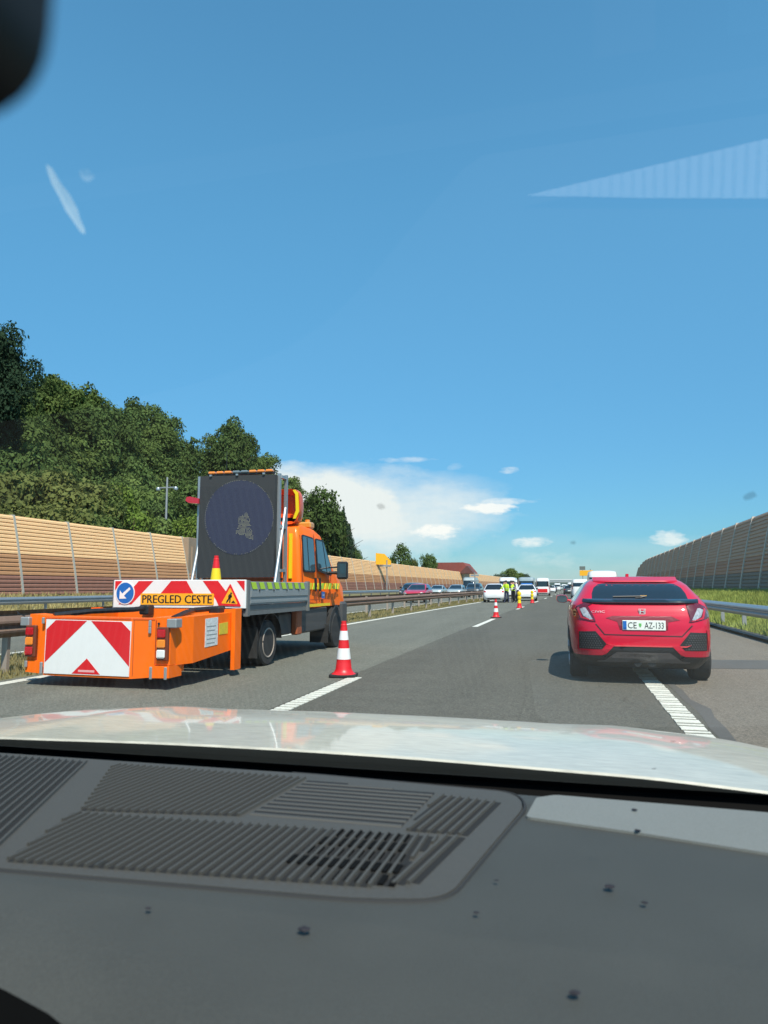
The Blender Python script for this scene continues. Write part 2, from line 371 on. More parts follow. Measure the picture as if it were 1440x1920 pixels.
while s_ < 9.6:
    mb.box(-2.92, -2.735, s_, s_ + .095, .001, .009); s_ += .15
mb.build('ribbed_lane_dash', PAINT)['kind'] = 'structure'
mb = MB(); s_ = 3.0; k = 0
while s_ < 13:
    L = .15 if k % 2 else .06
    x = bend(s_) + 1.07; j = (rng.random(2) - .5) * .012
    mb.box(x - .11 + j[0], x + .105 + j[1], s_, s_ + L, .003, .010); s_ += L + .065; k += 1
mb.build('ribbed_edge_line', PAINT)['kind'] = 'structure'
strip('right_edge_line', .97, 1.17, 13, 400, .004, m=PAINT)
# tar seam beside the edge line, shoulder joints
mb = MB(); pts = [(1.24, 6.0, .05), (1.27, 7.0, .09), (1.30, 7.6, .07), (1.33, 8.1, .10), (1.28, 8.7, .05), (1.30, 9.4, .06), (1.27, 10.5, .05), (1.30, 13, .04), (1.3, 18, .04)]
vs = []
for x, y, w in pts: vs += [(x - w * .6, y, .003), (x + w, y, .003)]
mb.add(vs, [(2 * i, 2 * i + 1, 2 * i + 3, 2 * i + 2) for i in range(len(pts) - 1)]); mb.build('tar_seam', TAR)['kind'] = 'structure'
mb = MB(); mb.add([(1.36, 11.9, .003), (4.30, 12.35, .003), (4.30, 13.75, .003), (1.36, 13.3, .003)], [(0, 1, 2, 3)]); mb.build('asphalt_patch', TAR)['kind'] = 'structure'
mb = MB(); mb.add([(-2.98, 20.4, .002), (1.25, 20.6, .002), (1.25, 20.75, .002), (-2.98, 20.55, .002)], [(0, 1, 2, 3)])
for i in range(60):
    a = 5 + i; w = .012 + .01 * rng.random(); x0 = -1.9 + .15 * math.sin(a * .6); x1 = -1.9 + .15 * math.sin((a + 1) * .6)
    if False: mb.add([(x0, a, .002), (x0 + w, a, .002), (x1 + w, a + 1, .002), (x1, a + 1, .002)], [(0, 1, 2, 3)])
mb.build('transverse_joint', TAR)['kind'] = 'structure'

# hillside behind the left barrier
def hill_h(x, y):
    d = -(x - bend(max(y, 0))) - 27
    if d < 0: return .86
    rise = 15 * (1 - math.exp(-d / 42)) * (1 - .88 / (1 + math.exp(-(y - 190) / 22)))
    return .86 * math.exp(-d / 10) + rise + (.5 * math.sin(x * .11) * math.cos(y * .07) if d > 6 else 0)
mb = MB(); vs = []; nx, ny = 40, 60
for j in range(ny + 1):
    y = -40 + j * 10
    for i in range(nx + 1):
        x = -26.2 + bend(max(y, 0)) - (i / nx) ** 1.4 * 200; vs.append((x, y, hill_h(x, y)))
mb.add(vs, [(j * (nx + 1) + i, j * (nx + 1) + i + 1, (j + 1) * (nx + 1) + i + 1, (j + 1) * (nx + 1) + i) for j in range(ny) for i in range(nx)], True)
mb.build('hillside', FOREST)['kind'] = 'structure'
def ridge(name, y, x0, x1, hh, m, seed):
    r = random.Random(seed); mb = MB(); n = 60; vs = []
    for i in range(n + 1):
        t = i / n; x = x0 + (x1 - x0) * t; h = hh * math.sin(PI * min(1, max(0, t))) ** .6 * (.85 + .1 * math.sin(t * 9 + seed) + .05 * r.random())
        vs += [(x, y - 60, -.2), (x, y, h * .8), (x, y + 60, h), (x, y + 200, -.2)]
    mb.add(vs, [(4 * i + k, 4 * i + 4 + k, 4 * i + 5 + k, 4 * i + 1 + k) for i in range(n) for k in range(3)], True)
    mb.build(name, m)['kind'] = 'structure'
ridge('far_hill', 620, -320, -95, 27, FARHILL, 1)
ridge('horizon_hill', 1500, -500, 700, 14, FARHILL, 4)

# ------------------------------------------------------------------ noise barriers
def barrier(label, side, d, z0, H, lean, bands, s0, s1, pm, name='noise_barrier', pitch=.2, far_end=None, post_out=.09, L=4.0):
    root = thing(name, label, 'noise barrier', P3(s0, d, z0))
    protos = []
    tl = math.tan(R(lean))
    def xo(z): return side * (tl * z + .010 * z * z)      # leans outward, slightly bowed
    for (a, b, m) in bands:
        mb = MB(); n = max(2, round((b - a) / pitch)); vs = []; prof = []
        for k in range(n):
            za = a + (b - a) * k / n; h = (b - a) / n
            for fz, dx in ((.0, .0), (.10, -.045), (.62, -.05), (.80, -.0)): prof.append((xo(za + h * fz) + side * dx, za + h * fz))
        prof.append((xo(b), b)); prof.append((xo(b) + side * .12, b)); prof.append((xo(a) + side * .12, a))
        m_ = len(prof)
        for y in (.02, L - .02): vs += [(x, y, z) for x, z in prof]
        mb.add(vs, [(i, (i + 1) % m_, (i + 1) % m_ + m_, i + m_) for i in range(m_)] + [tuple(range(m_)), tuple(range(2 * m_ - 1, m_ - 1, -1))])
        protos.append(mb.build('panel', m))
    pb = MB(); q = post_out
    zs = [0, H * .33, H * .66, H + .04]
    for i in range(3):
        a, b = zs[i], zs[i + 1]; vs = []
        for z in (a, b):
            x = xo(z); vs += [(x - side * q, -.06, z), (x - side * q, .06, z), (x + side * .16, .06, z), (x + side * .16, -.06, z)]
        pb.add(vs, [(0, 1, 5, 4), (1, 2, 6, 5), (2, 3, 7, 6), (3, 0, 4, 7), (4, 5, 6, 7), (3, 2, 1, 0)])
    post = pb.build('post', pm)
    n = int((s1 - s0) / L); first = True
    for k in range(n + 1):
        s_ = s0 + k * L; p = Vector(P3(s_, d, z0)) - root.location; p2 = Vector(P3(s_ + L, d, z0)) - root.location
        rz = -math.atan2(p2.x - p.x, p2.y - p.y)
        zsc = 1.0
        if far_end and s_ > far_end[0]: zsc = max(far_end[1], 1 - (1 - far_end[1]) * ((s_ - far_end[0]) / (s1 - far_end[0])) ** 2)
        for src in ([post] if k == n else protos + [post]):
            o = src if first else src.copy()
            if not first: COL.objects.link(o)
            o.parent = root; o.location = p; o.rotation_euler = (0, 0, rz); o.scale = (1, 1, zsc)
        first = False
    return root
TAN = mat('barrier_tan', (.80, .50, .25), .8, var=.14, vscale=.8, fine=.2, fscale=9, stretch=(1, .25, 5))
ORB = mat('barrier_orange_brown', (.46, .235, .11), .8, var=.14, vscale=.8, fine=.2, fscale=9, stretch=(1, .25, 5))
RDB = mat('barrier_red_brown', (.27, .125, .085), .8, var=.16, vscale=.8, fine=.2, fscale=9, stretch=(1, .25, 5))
BPOST = mat('barrier_post_grey', (.40, .385, .33), .6, metal=.2)
BPOSTR = mat('barrier_post_dark', (.58, .50, .42), .65, metal=.2)
RG1 = mat('barrier_grey_brown', (.52, .34, .24), .85, var=.16, vscale=.6, fine=.25, fscale=8, stretch=(1, .25, 5))
RG2 = mat('barrier_brown', (.46, .26, .175), .85, var=.16, vscale=.6, fine=.25, fscale=8, stretch=(1, .25, 5))
RG3 = mat('barrier_charcoal', (.25, .205, .17), .85, var=.16, vscale=.6, fine=.25, fscale=8, stretch=(1, .25, 5))
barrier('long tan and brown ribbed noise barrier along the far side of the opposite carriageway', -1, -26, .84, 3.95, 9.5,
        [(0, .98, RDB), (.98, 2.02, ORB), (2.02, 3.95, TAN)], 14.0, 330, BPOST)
barrier('dark grey-brown noise barrier standing above the grass bank beyond the red car', 1, 9.0, 1.05, 3.95, 9.5,
        [(0, .95, RG3), (.95, 1.75, RG2), (1.75, 3.95, RG1)], 22.4, 122, BPOSTR, far_end=(100, .55))
# the pale pier in the left barrier and the brown gate pier behind the truck
mb = MB()
mb.prism([(-.55, .5), (.75, .5), (.95, 1.4), (.35, 4.3), (-.45, 4.3)], lambda u, v, w: (-25.75 + .6 - (v - .5) * .16 + w, 103 + u * 1.9, v), -.15, .15)
tag(mb.build('barrier_pier', PALE), 'pale leaning concrete pier interrupting the tan noise barrier below the small yellow sign', 'pier')
mb = MB(); mb.box(-26.35, -25.9, 46.0, 47.2, .8, 4.75, .03); mb.box(-25.92, -25.8, 46.4, 46.55, .8, 4.1); mb.box(-25.93, -25.8, 47.3, 47.5, .8, 4.4)
tag(mb.build('barrier_gate_pier', mat('pier_brown', (.27, .20, .14), .85, var=.15, vscale=1)), 'brown pier in the tan noise barrier just left of the dark truck screen', 'pier')

# ------------------------------------------------------------------ guardrails
def wbeam_profile(h, top):
    # (outward, z) half-moon double wave, thin
    f = [(0.0, 0), (.02, .012), (.075, .07), (.08, .10), (.015, .145), (.015, .165), (.08, .21), (.075, .24), (.02, .298), (0, .31)]
    return [(a, top - .31 + b) for a, b in f]
def guardrail(label, d, top, face, s0, s1, bm_, pm, step=4, group=None, z0=0, name='guardrail', poststep=4.0, s_fun=P3):
    root = thing(name, label, 'guardrail', P3(s0, d, z0), group)
    pr = wbeam_profile(.31, top); prof = [(a * face, z) for a, z in pr] + [(a * face - face * .012, z) for a, z in pr[::-1]]
    mb = MB(); vs = []; n = int((s1 - s0) / step); m_ = len(prof)
    for i in range(n + 1):
        s_ = s0 + (s1 - s0) * i / n; vs += [P3(s_, d + a, z0 + z) for a, z in prof]
    mb.add(vs, [(i * m_ + k, i * m_ + (k + 1) % m_, (i + 1) * m_ + (k + 1) % m_, (i + 1) * m_ + k) for i in range(n) for k in range(m_)])
    mb.build('beam', bm_, root)
    pb = MB(); x = -face * .06
    pb.box(x - .05, x + .05, -.03, .03, -.1, top - .05); pb.box(min(x, -face * .012), max(x, -face * .012), -.06, .06, top - .27, top - .06)
    post = pb.build('post', pm)
    k = 0; s_ = s0 + 1
    while s_ < s1:
        o = post if k == 0 else post.copy()
        if k: COL.objects.link(o)
        o.parent = root; o.location = Vector(P3(s_, d, z0)) - root.location; k += 1; s_ += poststep
    return root
guardrail('grey galvanised guardrail between the hard shoulder and the grass bank on the right', 4.55, .80, -1, 9.0, 240, GALV, GALVD, poststep=2.0 * 1.4)
guardrail('brown weathered guardrail along the median, the nearer one of the pair', -7.95, .82, 1, 4.0, 300, CORT, CORTL, group=None)
guardrail('brown weathered guardrail along the median, the farther one of the pair', -9.35, .84, -1, 4.0, 300, CORT, CORTL)
guardrail('pale galvanised guardrail at the foot of the tan noise barrier across the opposite carriageway', -22.1, .80, 1, 6.0, 300, GALV, GALVD, z0=.02)

# ------------------------------------------------------------------ grass
def blades(name, n, fn, h0, h1, m, w=.008):
    a = np.array([fn() for _ in range(n)]); h = rng.uniform(h0, h1, n); th = rng.uniform(0, 2 * PI, n); ww = w * rng.uniform(.6, 1.6, n)
    ln = rng.normal(0, .3, (n, 2)) * h[:, None]
    dx = np.cos(th) * ww; dy = np.sin(th) * ww
    V = np.zeros((n, 3, 3)); V[:, 0] = a; V[:, 1] = a; V[:, 2] = a
    V[:, 0, 0] -= dx; V[:, 0, 1] -= dy; V[:, 1, 0] += dx; V[:, 1, 1] += dy
    V[:, 2, 0] += ln[:, 0]; V[:, 2, 1] += ln[:, 1]; V[:, 2, 2] += h
    me = bpy.data.meshes.new(name); me.vertices.add(3 * n); me.vertices.foreach_set('co', V.ravel())
    me.loops.add(3 * n); me.loops.foreach_set('vertex_index', np.arange(3 * n)); me.polygons.add(n)
    me.polygons.foreach_set('loop_start', np.arange(n) * 3); me.polygons.foreach_set('loop_total', np.full(n, 3)); me.materials.append(m); me.update(); me.validate()
    o = bpy.data.objects.new(name, me); COL.objects.link(o); o['kind'] = 'stuff'; return o
def bank():
    s_ = 11 + 90 * rng.random() ** 2.0; d = 4.5 + 4.6 * rng.random(); t = (d - 4.52) / 4.9; c = P3(s_, d, .08 + 1.02 * t)
    return c
tag(blades('bank_grass', 110000, bank, .07, .26, BLADE, .018), 'tall yellow-green grass on the bank below the dark noise barrier', 'grass')
def med():
    s_ = 5 + 70 * rng.random() ** 1.8; d = -9.9 + 2.45 * rng.random(); return P3(s_, d, -.02)
tag(blades('median_grass', 26000, med, .03, .13, BLADED, .014), 'short dry grass in the median between the brown guardrails', 'grass')
def vrg():
    s_ = 14 + 60 * rng.random(); d = -26 + 3.5 * rng.random(); return P3(s_, d, .02 + .84 * (-22.4 - d) / 3.8)
tag(blades('verge_grass', 20000, vrg, .06, .28, BLADED, .03), 'dry grass on the verge at the foot of the tan noise barrier', 'grass')

# ------------------------------------------------------------------ trees
def crown_mesh(name, kind, n, leaf, m, seed):
    r = np.random.default_rng(seed)
    if kind == 'round':
        k = 30; C_ = r.normal(0, 1, (k, 3)); C_ /= np.linalg.norm(C_, axis=1)[:, None]; C_ *= r.uniform(.32, .80, k)[:, None]; C_[:, 2] = np.clip(C_[:, 2] * 1.0, -.75, .85)
        rad = r.uniform(.20, .40, k); wt = rad ** 2; idx = r.choice(k, n, p=wt / wt.sum())
        D = r.normal(0, 1, (n, 3)); D /= np.linalg.norm(D, axis=1)[:, None]; D[:, 2] = np.where(D[:, 2] < -.4, -D[:, 2], D[:, 2])
        rr = rad[idx] * (1 - .35 * r.random(n) ** 2) * (1 + .12 * r.normal(0, 1, n))
        Pp = C_[idx] + D * rr[:, None]; Nn = D + r.normal(0, .55, (n, 3)) + np.array([0, 0, .35])
        Pp = (Pp + 0) * .5; Pp[:, 2] += .5
    else:
        z = 1 - r.random(n) ** .62; tier = np.floor(z * 13) / 13; fr = (z - tier) * 13
        ra = (1 - tier) * .5 * (1.08 - .55 * fr); a = r.random(n) * 2 * PI; lob = 1 + .25 * np.sin(a * 5 + tier * 40) + .18 * np.sin(a * 9 + tier * 17)
        rad_ = ra * lob * (1 - .4 * r.random(n) ** 1.6)
        Pp = np.stack([rad_ * np.cos(a), rad_ * np.sin(a), z + .02 * r.normal(0, 1, n)], 1)
        Nn = np.stack([np.cos(a) * .6, np.sin(a) * .6, np.ones(n) * .6], 1) + r.normal(0, .5, (n, 3))
    Nn /= np.linalg.norm(Nn, axis=1)[:, None]
    T = np.cross(Nn, r.normal(0, 1, (n, 3))); T /= np.linalg.norm(T, axis=1)[:, None]; B = np.cross(Nn, T)
    sz = leaf * r.uniform(.6, 1.5, n)[:, None]
    V = np.stack([Pp - T * sz, Pp - B * sz * .6, Pp + T * sz, Pp + B * sz * .6], 1).reshape(-1, 3)
    me = bpy.data.meshes.new(name); me.vertices.add(4 * n); me.vertices.foreach_set('co', V.ravel()); me.loops.add(4 * n); me.loops.foreach_set('vertex_index', np.arange(4 * n))
    me.polygons.add(n); me.polygons.foreach_set('loop_start', np.arange(n) * 4); me.polygons.foreach_set('loop_total', np.full(n, 4)); me.materials.append(m); me.update(); me.validate()
    return me
CR = {}
for i, mm in enumerate((0, 1, 2, 3, 5)):
    for q in range(2): CR[(mm, q)] = crown_mesh('crown', 'round', 8500, .022, LEAF[mm], 40 + i * 7 + q)
CR[('con', 0)] = crown_mesh('crown', 'con', 9000, .016, LEAF[4], 91); CR[('con', 1)] = crown_mesh('crown', 'con', 9000, .016, LEAF[4], 92)
CR[('near', 0)] = crown_mesh('crown', 'round', 26000, .014, LEAF[4], 77)
tb = MB(); tb.tube([(0, 0, 0), (.01, .01, .25), (-.01, .02, .55), (.015, 0, .85)], [.022, .017, .011, .004], 8)
for a, z, L in ((0, .35, .3), (2.1, .42, .28), (4.0, .5, .26), (1.0, .58, .22), (5.2, .66, .18), (3.0, .72, .14)):
    tb.tube([(0, 0, z), (math.cos(a) * L * .5, math.sin(a) * L * .5, z + L * .45), (math.cos(a) * L, math.sin(a) * L, z + L * .7)], [.008, .005, .002], 5)
_t = tb.build('trunk', TRUNK); TR = _t.data; bpy.data.objects.remove(_t)
def tree(key, x, y, ztop, h, w, label, z0=None, group='trees on the wooded slope', name='leafy_tree', cf=.12):
    """h total height incl. trunk; the crown fills from cf*h to the top"""
    base = ztop - h
    root = thing(name, label, 'tree', (x, y, base), group)
    t = bpy.data.objects.new('trunk', TR); COL.objects.link(t); t.parent = root; t.scale = (h * .9, h * .9, h)
    c = bpy.data.objects.new('crown', CR[key]); COL.objects.link(c); c.parent = root
    c.location = (0, 0, h * cf); c.scale = (w, w, h * (1 - cf)); c.rotation_euler = (0, 0, random.uniform(0, 6.28))
    return root
# camera-independent positions of the wood (x, y, top height), front to back
def az2(px, Z):                        # bearing of a column -> x, y at that depth along the view's axis
    u = (px - 720) / 1340; th = R(14.0833); c5 = math.cos(R(5.9645))
    return (-math.sin(th) * c5 + math.cos(th) * u) * Z / 1, (math.cos(th) * c5 + math.sin(th) * u) * Z / 1
SIL = [(-260, 560), (-160, 600), (-60, 620), (0, 690), (40, 700), (85, 688), (130, 705), (160, 715), (190, 742), (220, 738), (252, 716), (290, 742), (325, 775), (350, 812), (380, 825), (400, 815), (430, 780), (465, 800), (500, 845), (530, 872), (560, 888), (590, 925), (620, 945), (650, 975), (668, 1005), (676, 1030)]
def sil(px): return float(np.interp(px, [a for a, b in SIL], [b for a, b in SIL]))
def topz(py, Z): return 1.25 + (1100 - py) * Z / 1340
kinds = {0: 'dark green', 1: 'mid green', 2: 'olive', 3: 'bright green'}
cnt = 0
ORD = ['first', 'second', 'third', 'fourth', 'fifth', 'sixth', 'seventh', 'eighth', 'ninth', 'tenth', 'eleventh', 'twelfth', 'thirteenth', 'fourteenth', 'fifteenth', 'sixteenth', 'seventeenth', 'eighteenth', 'nineteenth']
ROWN = ['on the skyline of the wood', 'just below the skyline of the wood', 'halfway down the wooded slope', 'in the lower part of the wooded slope', 'at the foot of the wooded slope']
def wood(pxs, Zf, drop, hgt, wid, ks, jy=16, row=0):
    global cnt; nth = 0
    for px in pxs:
        Z = Zf(px) * random.uniform(.95, 1.05); py = sil(px) + drop + random.uniform(0, jy)
        if py > 1040: continue
        x, y = az2(px, Z); zt = topz(py, Z); h = max(hgt * random.uniform(.85, 1.15), 5); w = wid * random.uniform(.9, 1.15)
        k = random.choice(ks); cnt += 1
        if px < 10: continue
        if px > -20: nth += 1
        tree((k, cnt % 2), x, y, zt, h, w, '%s green tree %s, %s' % ('dark' if k == 0 else 'mid', ROWN[row], ORD[nth - 1] + ' from the left edge' if nth else 'beyond the left edge'),
             group={0: 'dark trees on the slope', 1: 'mid green trees on the slope', 2: 'olive trees low on the slope', 3: 'bright young trees behind the barrier'}[k])
zf = lambda px: 88 + max(0, px) * .17 if px < 400 else 156 + (px - 400) * .22
for row, (dr, sc_) in enumerate(((0, 1.0), (38, .93), (80, .86), (128, .79), (178, .72))):
    wood([p for p in range(-162 + row * 17, 675, 44)], lambda p, s_=sc_: zf(p) * s_, dr, 15, 9.5, [0, 0, 1], 14, row)
wood(range(-200, 215, 52), lambda p: 52, -sil(0) + 850 - (sil(0) - sil(0)), 9, 7.5, [2], 20) if False else None
BL = ['olive bushy tree low at the left edge, partly outside the frame', 'olive bushy tree at the left edge above the tan barrier', 'tallest olive bushy tree low on the slope, right of the left edge', 'olive bushy tree right of the tallest olive one', 'rightmost of the larger olive bushy trees', 'small olive bush showing just over the barrier top, near the left edge', 'small olive bush just over the barrier top, under the rightmost larger olive trees', 'small olive bush outside the left edge',
 'mid green bush between the olive trees and the lamp mast', 'bright green pointed young tree between the olive trees and the lamp mast', 'low bright green bush just over the barrier left of the lamp mast', 'dark tree directly left of the lamp mast', 'dark tree directly right of the lamp mast', 'mid green bush at the foot of the lamp mast', 'bright green bush between the lamp mast and the truck screen', 'mid green bush under the olive trees by the barrier top', 'dark tree hidden mostly behind the truck screen']
for bi, (px, py, Z, k, h, w) in enumerate([(-60, 862, 50, 2, 9, 8), (10, 868, 50, 2, 9, 8), (70, 850, 52, 2, 9.5, 8.5), (125, 862, 54, 2, 9, 8), (165, 900, 52, 2, 7.5, 7), (35, 915, 46, 2, 7, 7), (105, 920, 46, 2, 7, 7), (-30, 930, 44, 2, 6.5, 7),
                           (200, 925, 54, 1, 7, 6), (228, 912, 58, 3, 7, 4.5), (250, 945, 54, 3, 5.5, 4.5), (275, 925, 64, 0, 8, 7), (330, 930, 66, 0, 8, 7), (300, 965, 60, 1, 6, 6), (350, 955, 60, 3, 6, 5), (180, 955, 48, 1, 5.5, 6), (385, 900, 80, 0, 9, 8)]):
    x, y = az2(px, Z); cnt += 1
    tree((k, cnt % 2), x, y, topz(py, Z), h + 1.5, w, BL[bi],
         group={0: 'dark trees on the slope', 1: 'mid green trees on the slope', 2: 'olive trees low on the slope', 3: 'bright young trees behind the barrier'}[k], cf=.05)
x, y = az2(-22, 74); tree(('near', 0), x, y, topz(585, 74), 17.5, 9.5, 'very dark tall tree at the left edge, nearest of the wood', name='tall_dark_tree', group=None, cf=.1)
x, y = az2(-150, 74); tree(('near', 0), x, y, topz(520, 74), 21, 10, 'very dark tall tree just outside the left edge beside the nearest one', name='tall_dark_tree', group=None, cf=.1)
x, y = az2(430, 150); tree((0, 0), x, y, topz(778, 150), 20, 11, 'tall dark tree whose crown rises above the lit bar of the truck screen', group=None)
for px, py, Z, w, lab in [(644, 952, 190, 7.01, 'pointed spruce standing highest at the right end of the wood'), (655, 985, 196, 7.01, 'narrow spruce just right of the highest spruce at the end of the wood'), (622, 938, 185, 9, 'broad dark spruce behind the orange cab roof'),
                          (661, 1008, 205, 6, 'last low spruce at the right tip of the wood above the tan barrier'), (600, 915, 180, 11, 'dark spruce between the truck fairing and the end of the wood')]:
    x, y = az2(px, Z); tree(('con', 0) if w == 7.01 else (0, 0), x, y, topz(py, Z), 20, w * 1.3, lab, name='spruce_tree', group=None, cf=.03)
x, y = az2(747, 150); tree((0, 0), x, y, topz(1020, 150), 11, 6.4, 'round dark tree right of the small yellow sign, above the tan barrier', group=None, cf=.08)
x, y = az2(768, 160); tree((2, 0), x, y, topz(1042, 160), 9, 6, 'yellowish tree between the two dark trees above the barrier', group=None, cf=.08)
x, y = az2(803, 150); tree((0, 1), x, y, topz(1032, 150), 9.5, 4.4, 'pointed dark tree left of the red-roofed house', name='pointed_tree', group=None, cf=.05)
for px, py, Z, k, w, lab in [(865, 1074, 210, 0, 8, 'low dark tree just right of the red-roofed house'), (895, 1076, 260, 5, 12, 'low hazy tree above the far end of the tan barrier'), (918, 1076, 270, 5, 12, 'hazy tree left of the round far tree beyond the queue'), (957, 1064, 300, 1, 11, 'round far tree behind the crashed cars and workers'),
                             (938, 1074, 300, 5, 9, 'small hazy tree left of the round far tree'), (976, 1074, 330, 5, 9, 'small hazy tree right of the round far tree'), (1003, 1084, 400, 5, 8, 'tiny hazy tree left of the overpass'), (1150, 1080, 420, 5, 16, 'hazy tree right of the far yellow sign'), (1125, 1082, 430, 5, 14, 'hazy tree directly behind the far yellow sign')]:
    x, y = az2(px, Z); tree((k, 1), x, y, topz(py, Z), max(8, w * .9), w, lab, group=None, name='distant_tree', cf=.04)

# ------------------------------------------------------------------ buildings, masts, signs
hs = thing('red_roofed_house', 'white house with a dark red tiled roof above the tan barrier', 'house', (-27, 178, 0))
mb = MB(); mb.box(-32.0, -23.5, 174, 184, 0, 4.9); mb.build('wall', PLAST, hs)
mb = MB(); mb.prism([(-34.3, 4.6), (-21.5, 4.6), (-23.6, 7.1), (-31.4, 7.1)], lambda u, v, w: (u, w, v), 172.6, 185.4); mb.build('roof', BRICKR, hs)
mb = MB(); mb.prism([(-24.5, 4.4), (-20.9, 4.4), (-22.6, 6.3)], lambda u, v, w: (u, w, v), 172, 178); mb.build('gable_roof', mat('roof_dark', (.10, .04, .035), .8), hs)
mb = MB(); mb.box(-34.6, -34.1, 173, 176, 3.4, 6.2); mb.box(-34.1, -32, 173.9, 176, 2, 5.2); mb.build('gable_wall', PLAST, hs)
for x0 in (-30.6, -28.2, -25.6):
    mb = MB(); mb.box(x0, x0 + .9, 173.94, 174.0, 3.3, 4.3); mb.build('window', GLASS, hs)
lm = thing('lamp_mast', 'grey steel mast with two lamp heads rising behind the tan barrier left of the truck', 'lamp mast', (-33.2, 55, .8))
mb = MB(); mb.tube([(-33.2, 55, .5), (-33.2, 55, 10.7)], [.13, .08], 10); mb.build('pole', GALVD, lm)
mb = MB(); mb.box(-34.1, -32.3, 54.95, 55.05, 9.75, 9.85); mb.build('crossarm', GALVD, lm)
for dx in (-.85, .85):
    mb = MB(); mb.lathe([(.06, .16), (.14, .12), (.19, 0), (.16, -.14), (.05, -.22)], (-33.2 + dx, 55, 9.7), n=12); mb.build('lamp_head', GALV, lm)
sg = thing('yellow_road_sign', 'small yellow direction sign on a post behind the left barrier', 'road sign', (-22.6, 98, 0))
mb = MB(); mb.prism([(-1.15, 0), (.7, .0), (.7, .5), (-.1, 1.5), (-1.15, 1.6)], lambda u, v, w: (-24.4 + u, 98 + w + u * .8, 4.35 + v), 0, .08); mb.build('sign_plate', SIGNY, sg)
mb = MB(); mb.box(-25.6, -23.6, 97.9, 98.05, 4.05, 4.3); mb.build('sign_rail', GALV, sg)
mb = MB(); mb.tube([(-24.2, 98.1, 0), (-24.2, 98.1, 5)], .09, 8); mb.build('post', GALVD, sg)
sg = thing('yellow_road_sign', 'wide yellow road sign above the white van on the right', 'road sign', (6.2, 200, 0))
mb = MB(); mb.box(4.1, 7.6, 200, 200.1, 4.15, 5.6, .03); mb.build('sign_plate', SIGNY, sg)
mb = MB(); mb.box(4.1, 5.6, 200, 200.1, 5.72, 6.7); mb.build('sign_grid', mat('sign_back', (.12, .14, .13), .6), sg)
for x in (4.9, 6.9): mb = MB(); mb.tube([(x, 200.2, 0), (x, 200.2, 6)], .1, 8); mb.build('post', GALVD, sg)
sg = thing('sign_mast', 'grey double-armed sign post in the median beside the silver van', 'sign', (-9.4, 72, 0))
mb = MB(); mb.tube([(-9.4 + bend(72), 72, 0), (-9.4 + bend(72), 72, 2.7)], .05, 8); mb.build('post', GALVD, sg)
for z in (1.75, 2.3): mb = MB(); mb.box(-9.4 + bend(72) - .42, -9.4 + bend(72) + .42, 71.93, 71.96, z, z + .16); mb.build('sign_plate', GALV, sg)
ov = thing('overpass_bridge', 'pale concrete overpass crossing the motorway at the horizon', 'bridge', (0, 500, 0))
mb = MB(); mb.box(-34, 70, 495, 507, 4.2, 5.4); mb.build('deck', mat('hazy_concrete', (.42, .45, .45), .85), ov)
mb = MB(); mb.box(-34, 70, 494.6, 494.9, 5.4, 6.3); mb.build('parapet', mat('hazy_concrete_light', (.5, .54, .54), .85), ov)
for x in (-16, -4, 14, 26): mb = MB(); mb.box(x - .5, x + .5, 498, 504, -.1, 4.2, .1); mb.build('pier', CONC, ov)
for x, s in ((-34, -1), (70, 1)):
    mb = MB(); mb.prism([(x, 5.4), (x + s * 60, -.1), (x - s * 6, -.1)], lambda u, v, w: (u, w, v), 492, 510); mb.build('abutment', GRASSG, ov)

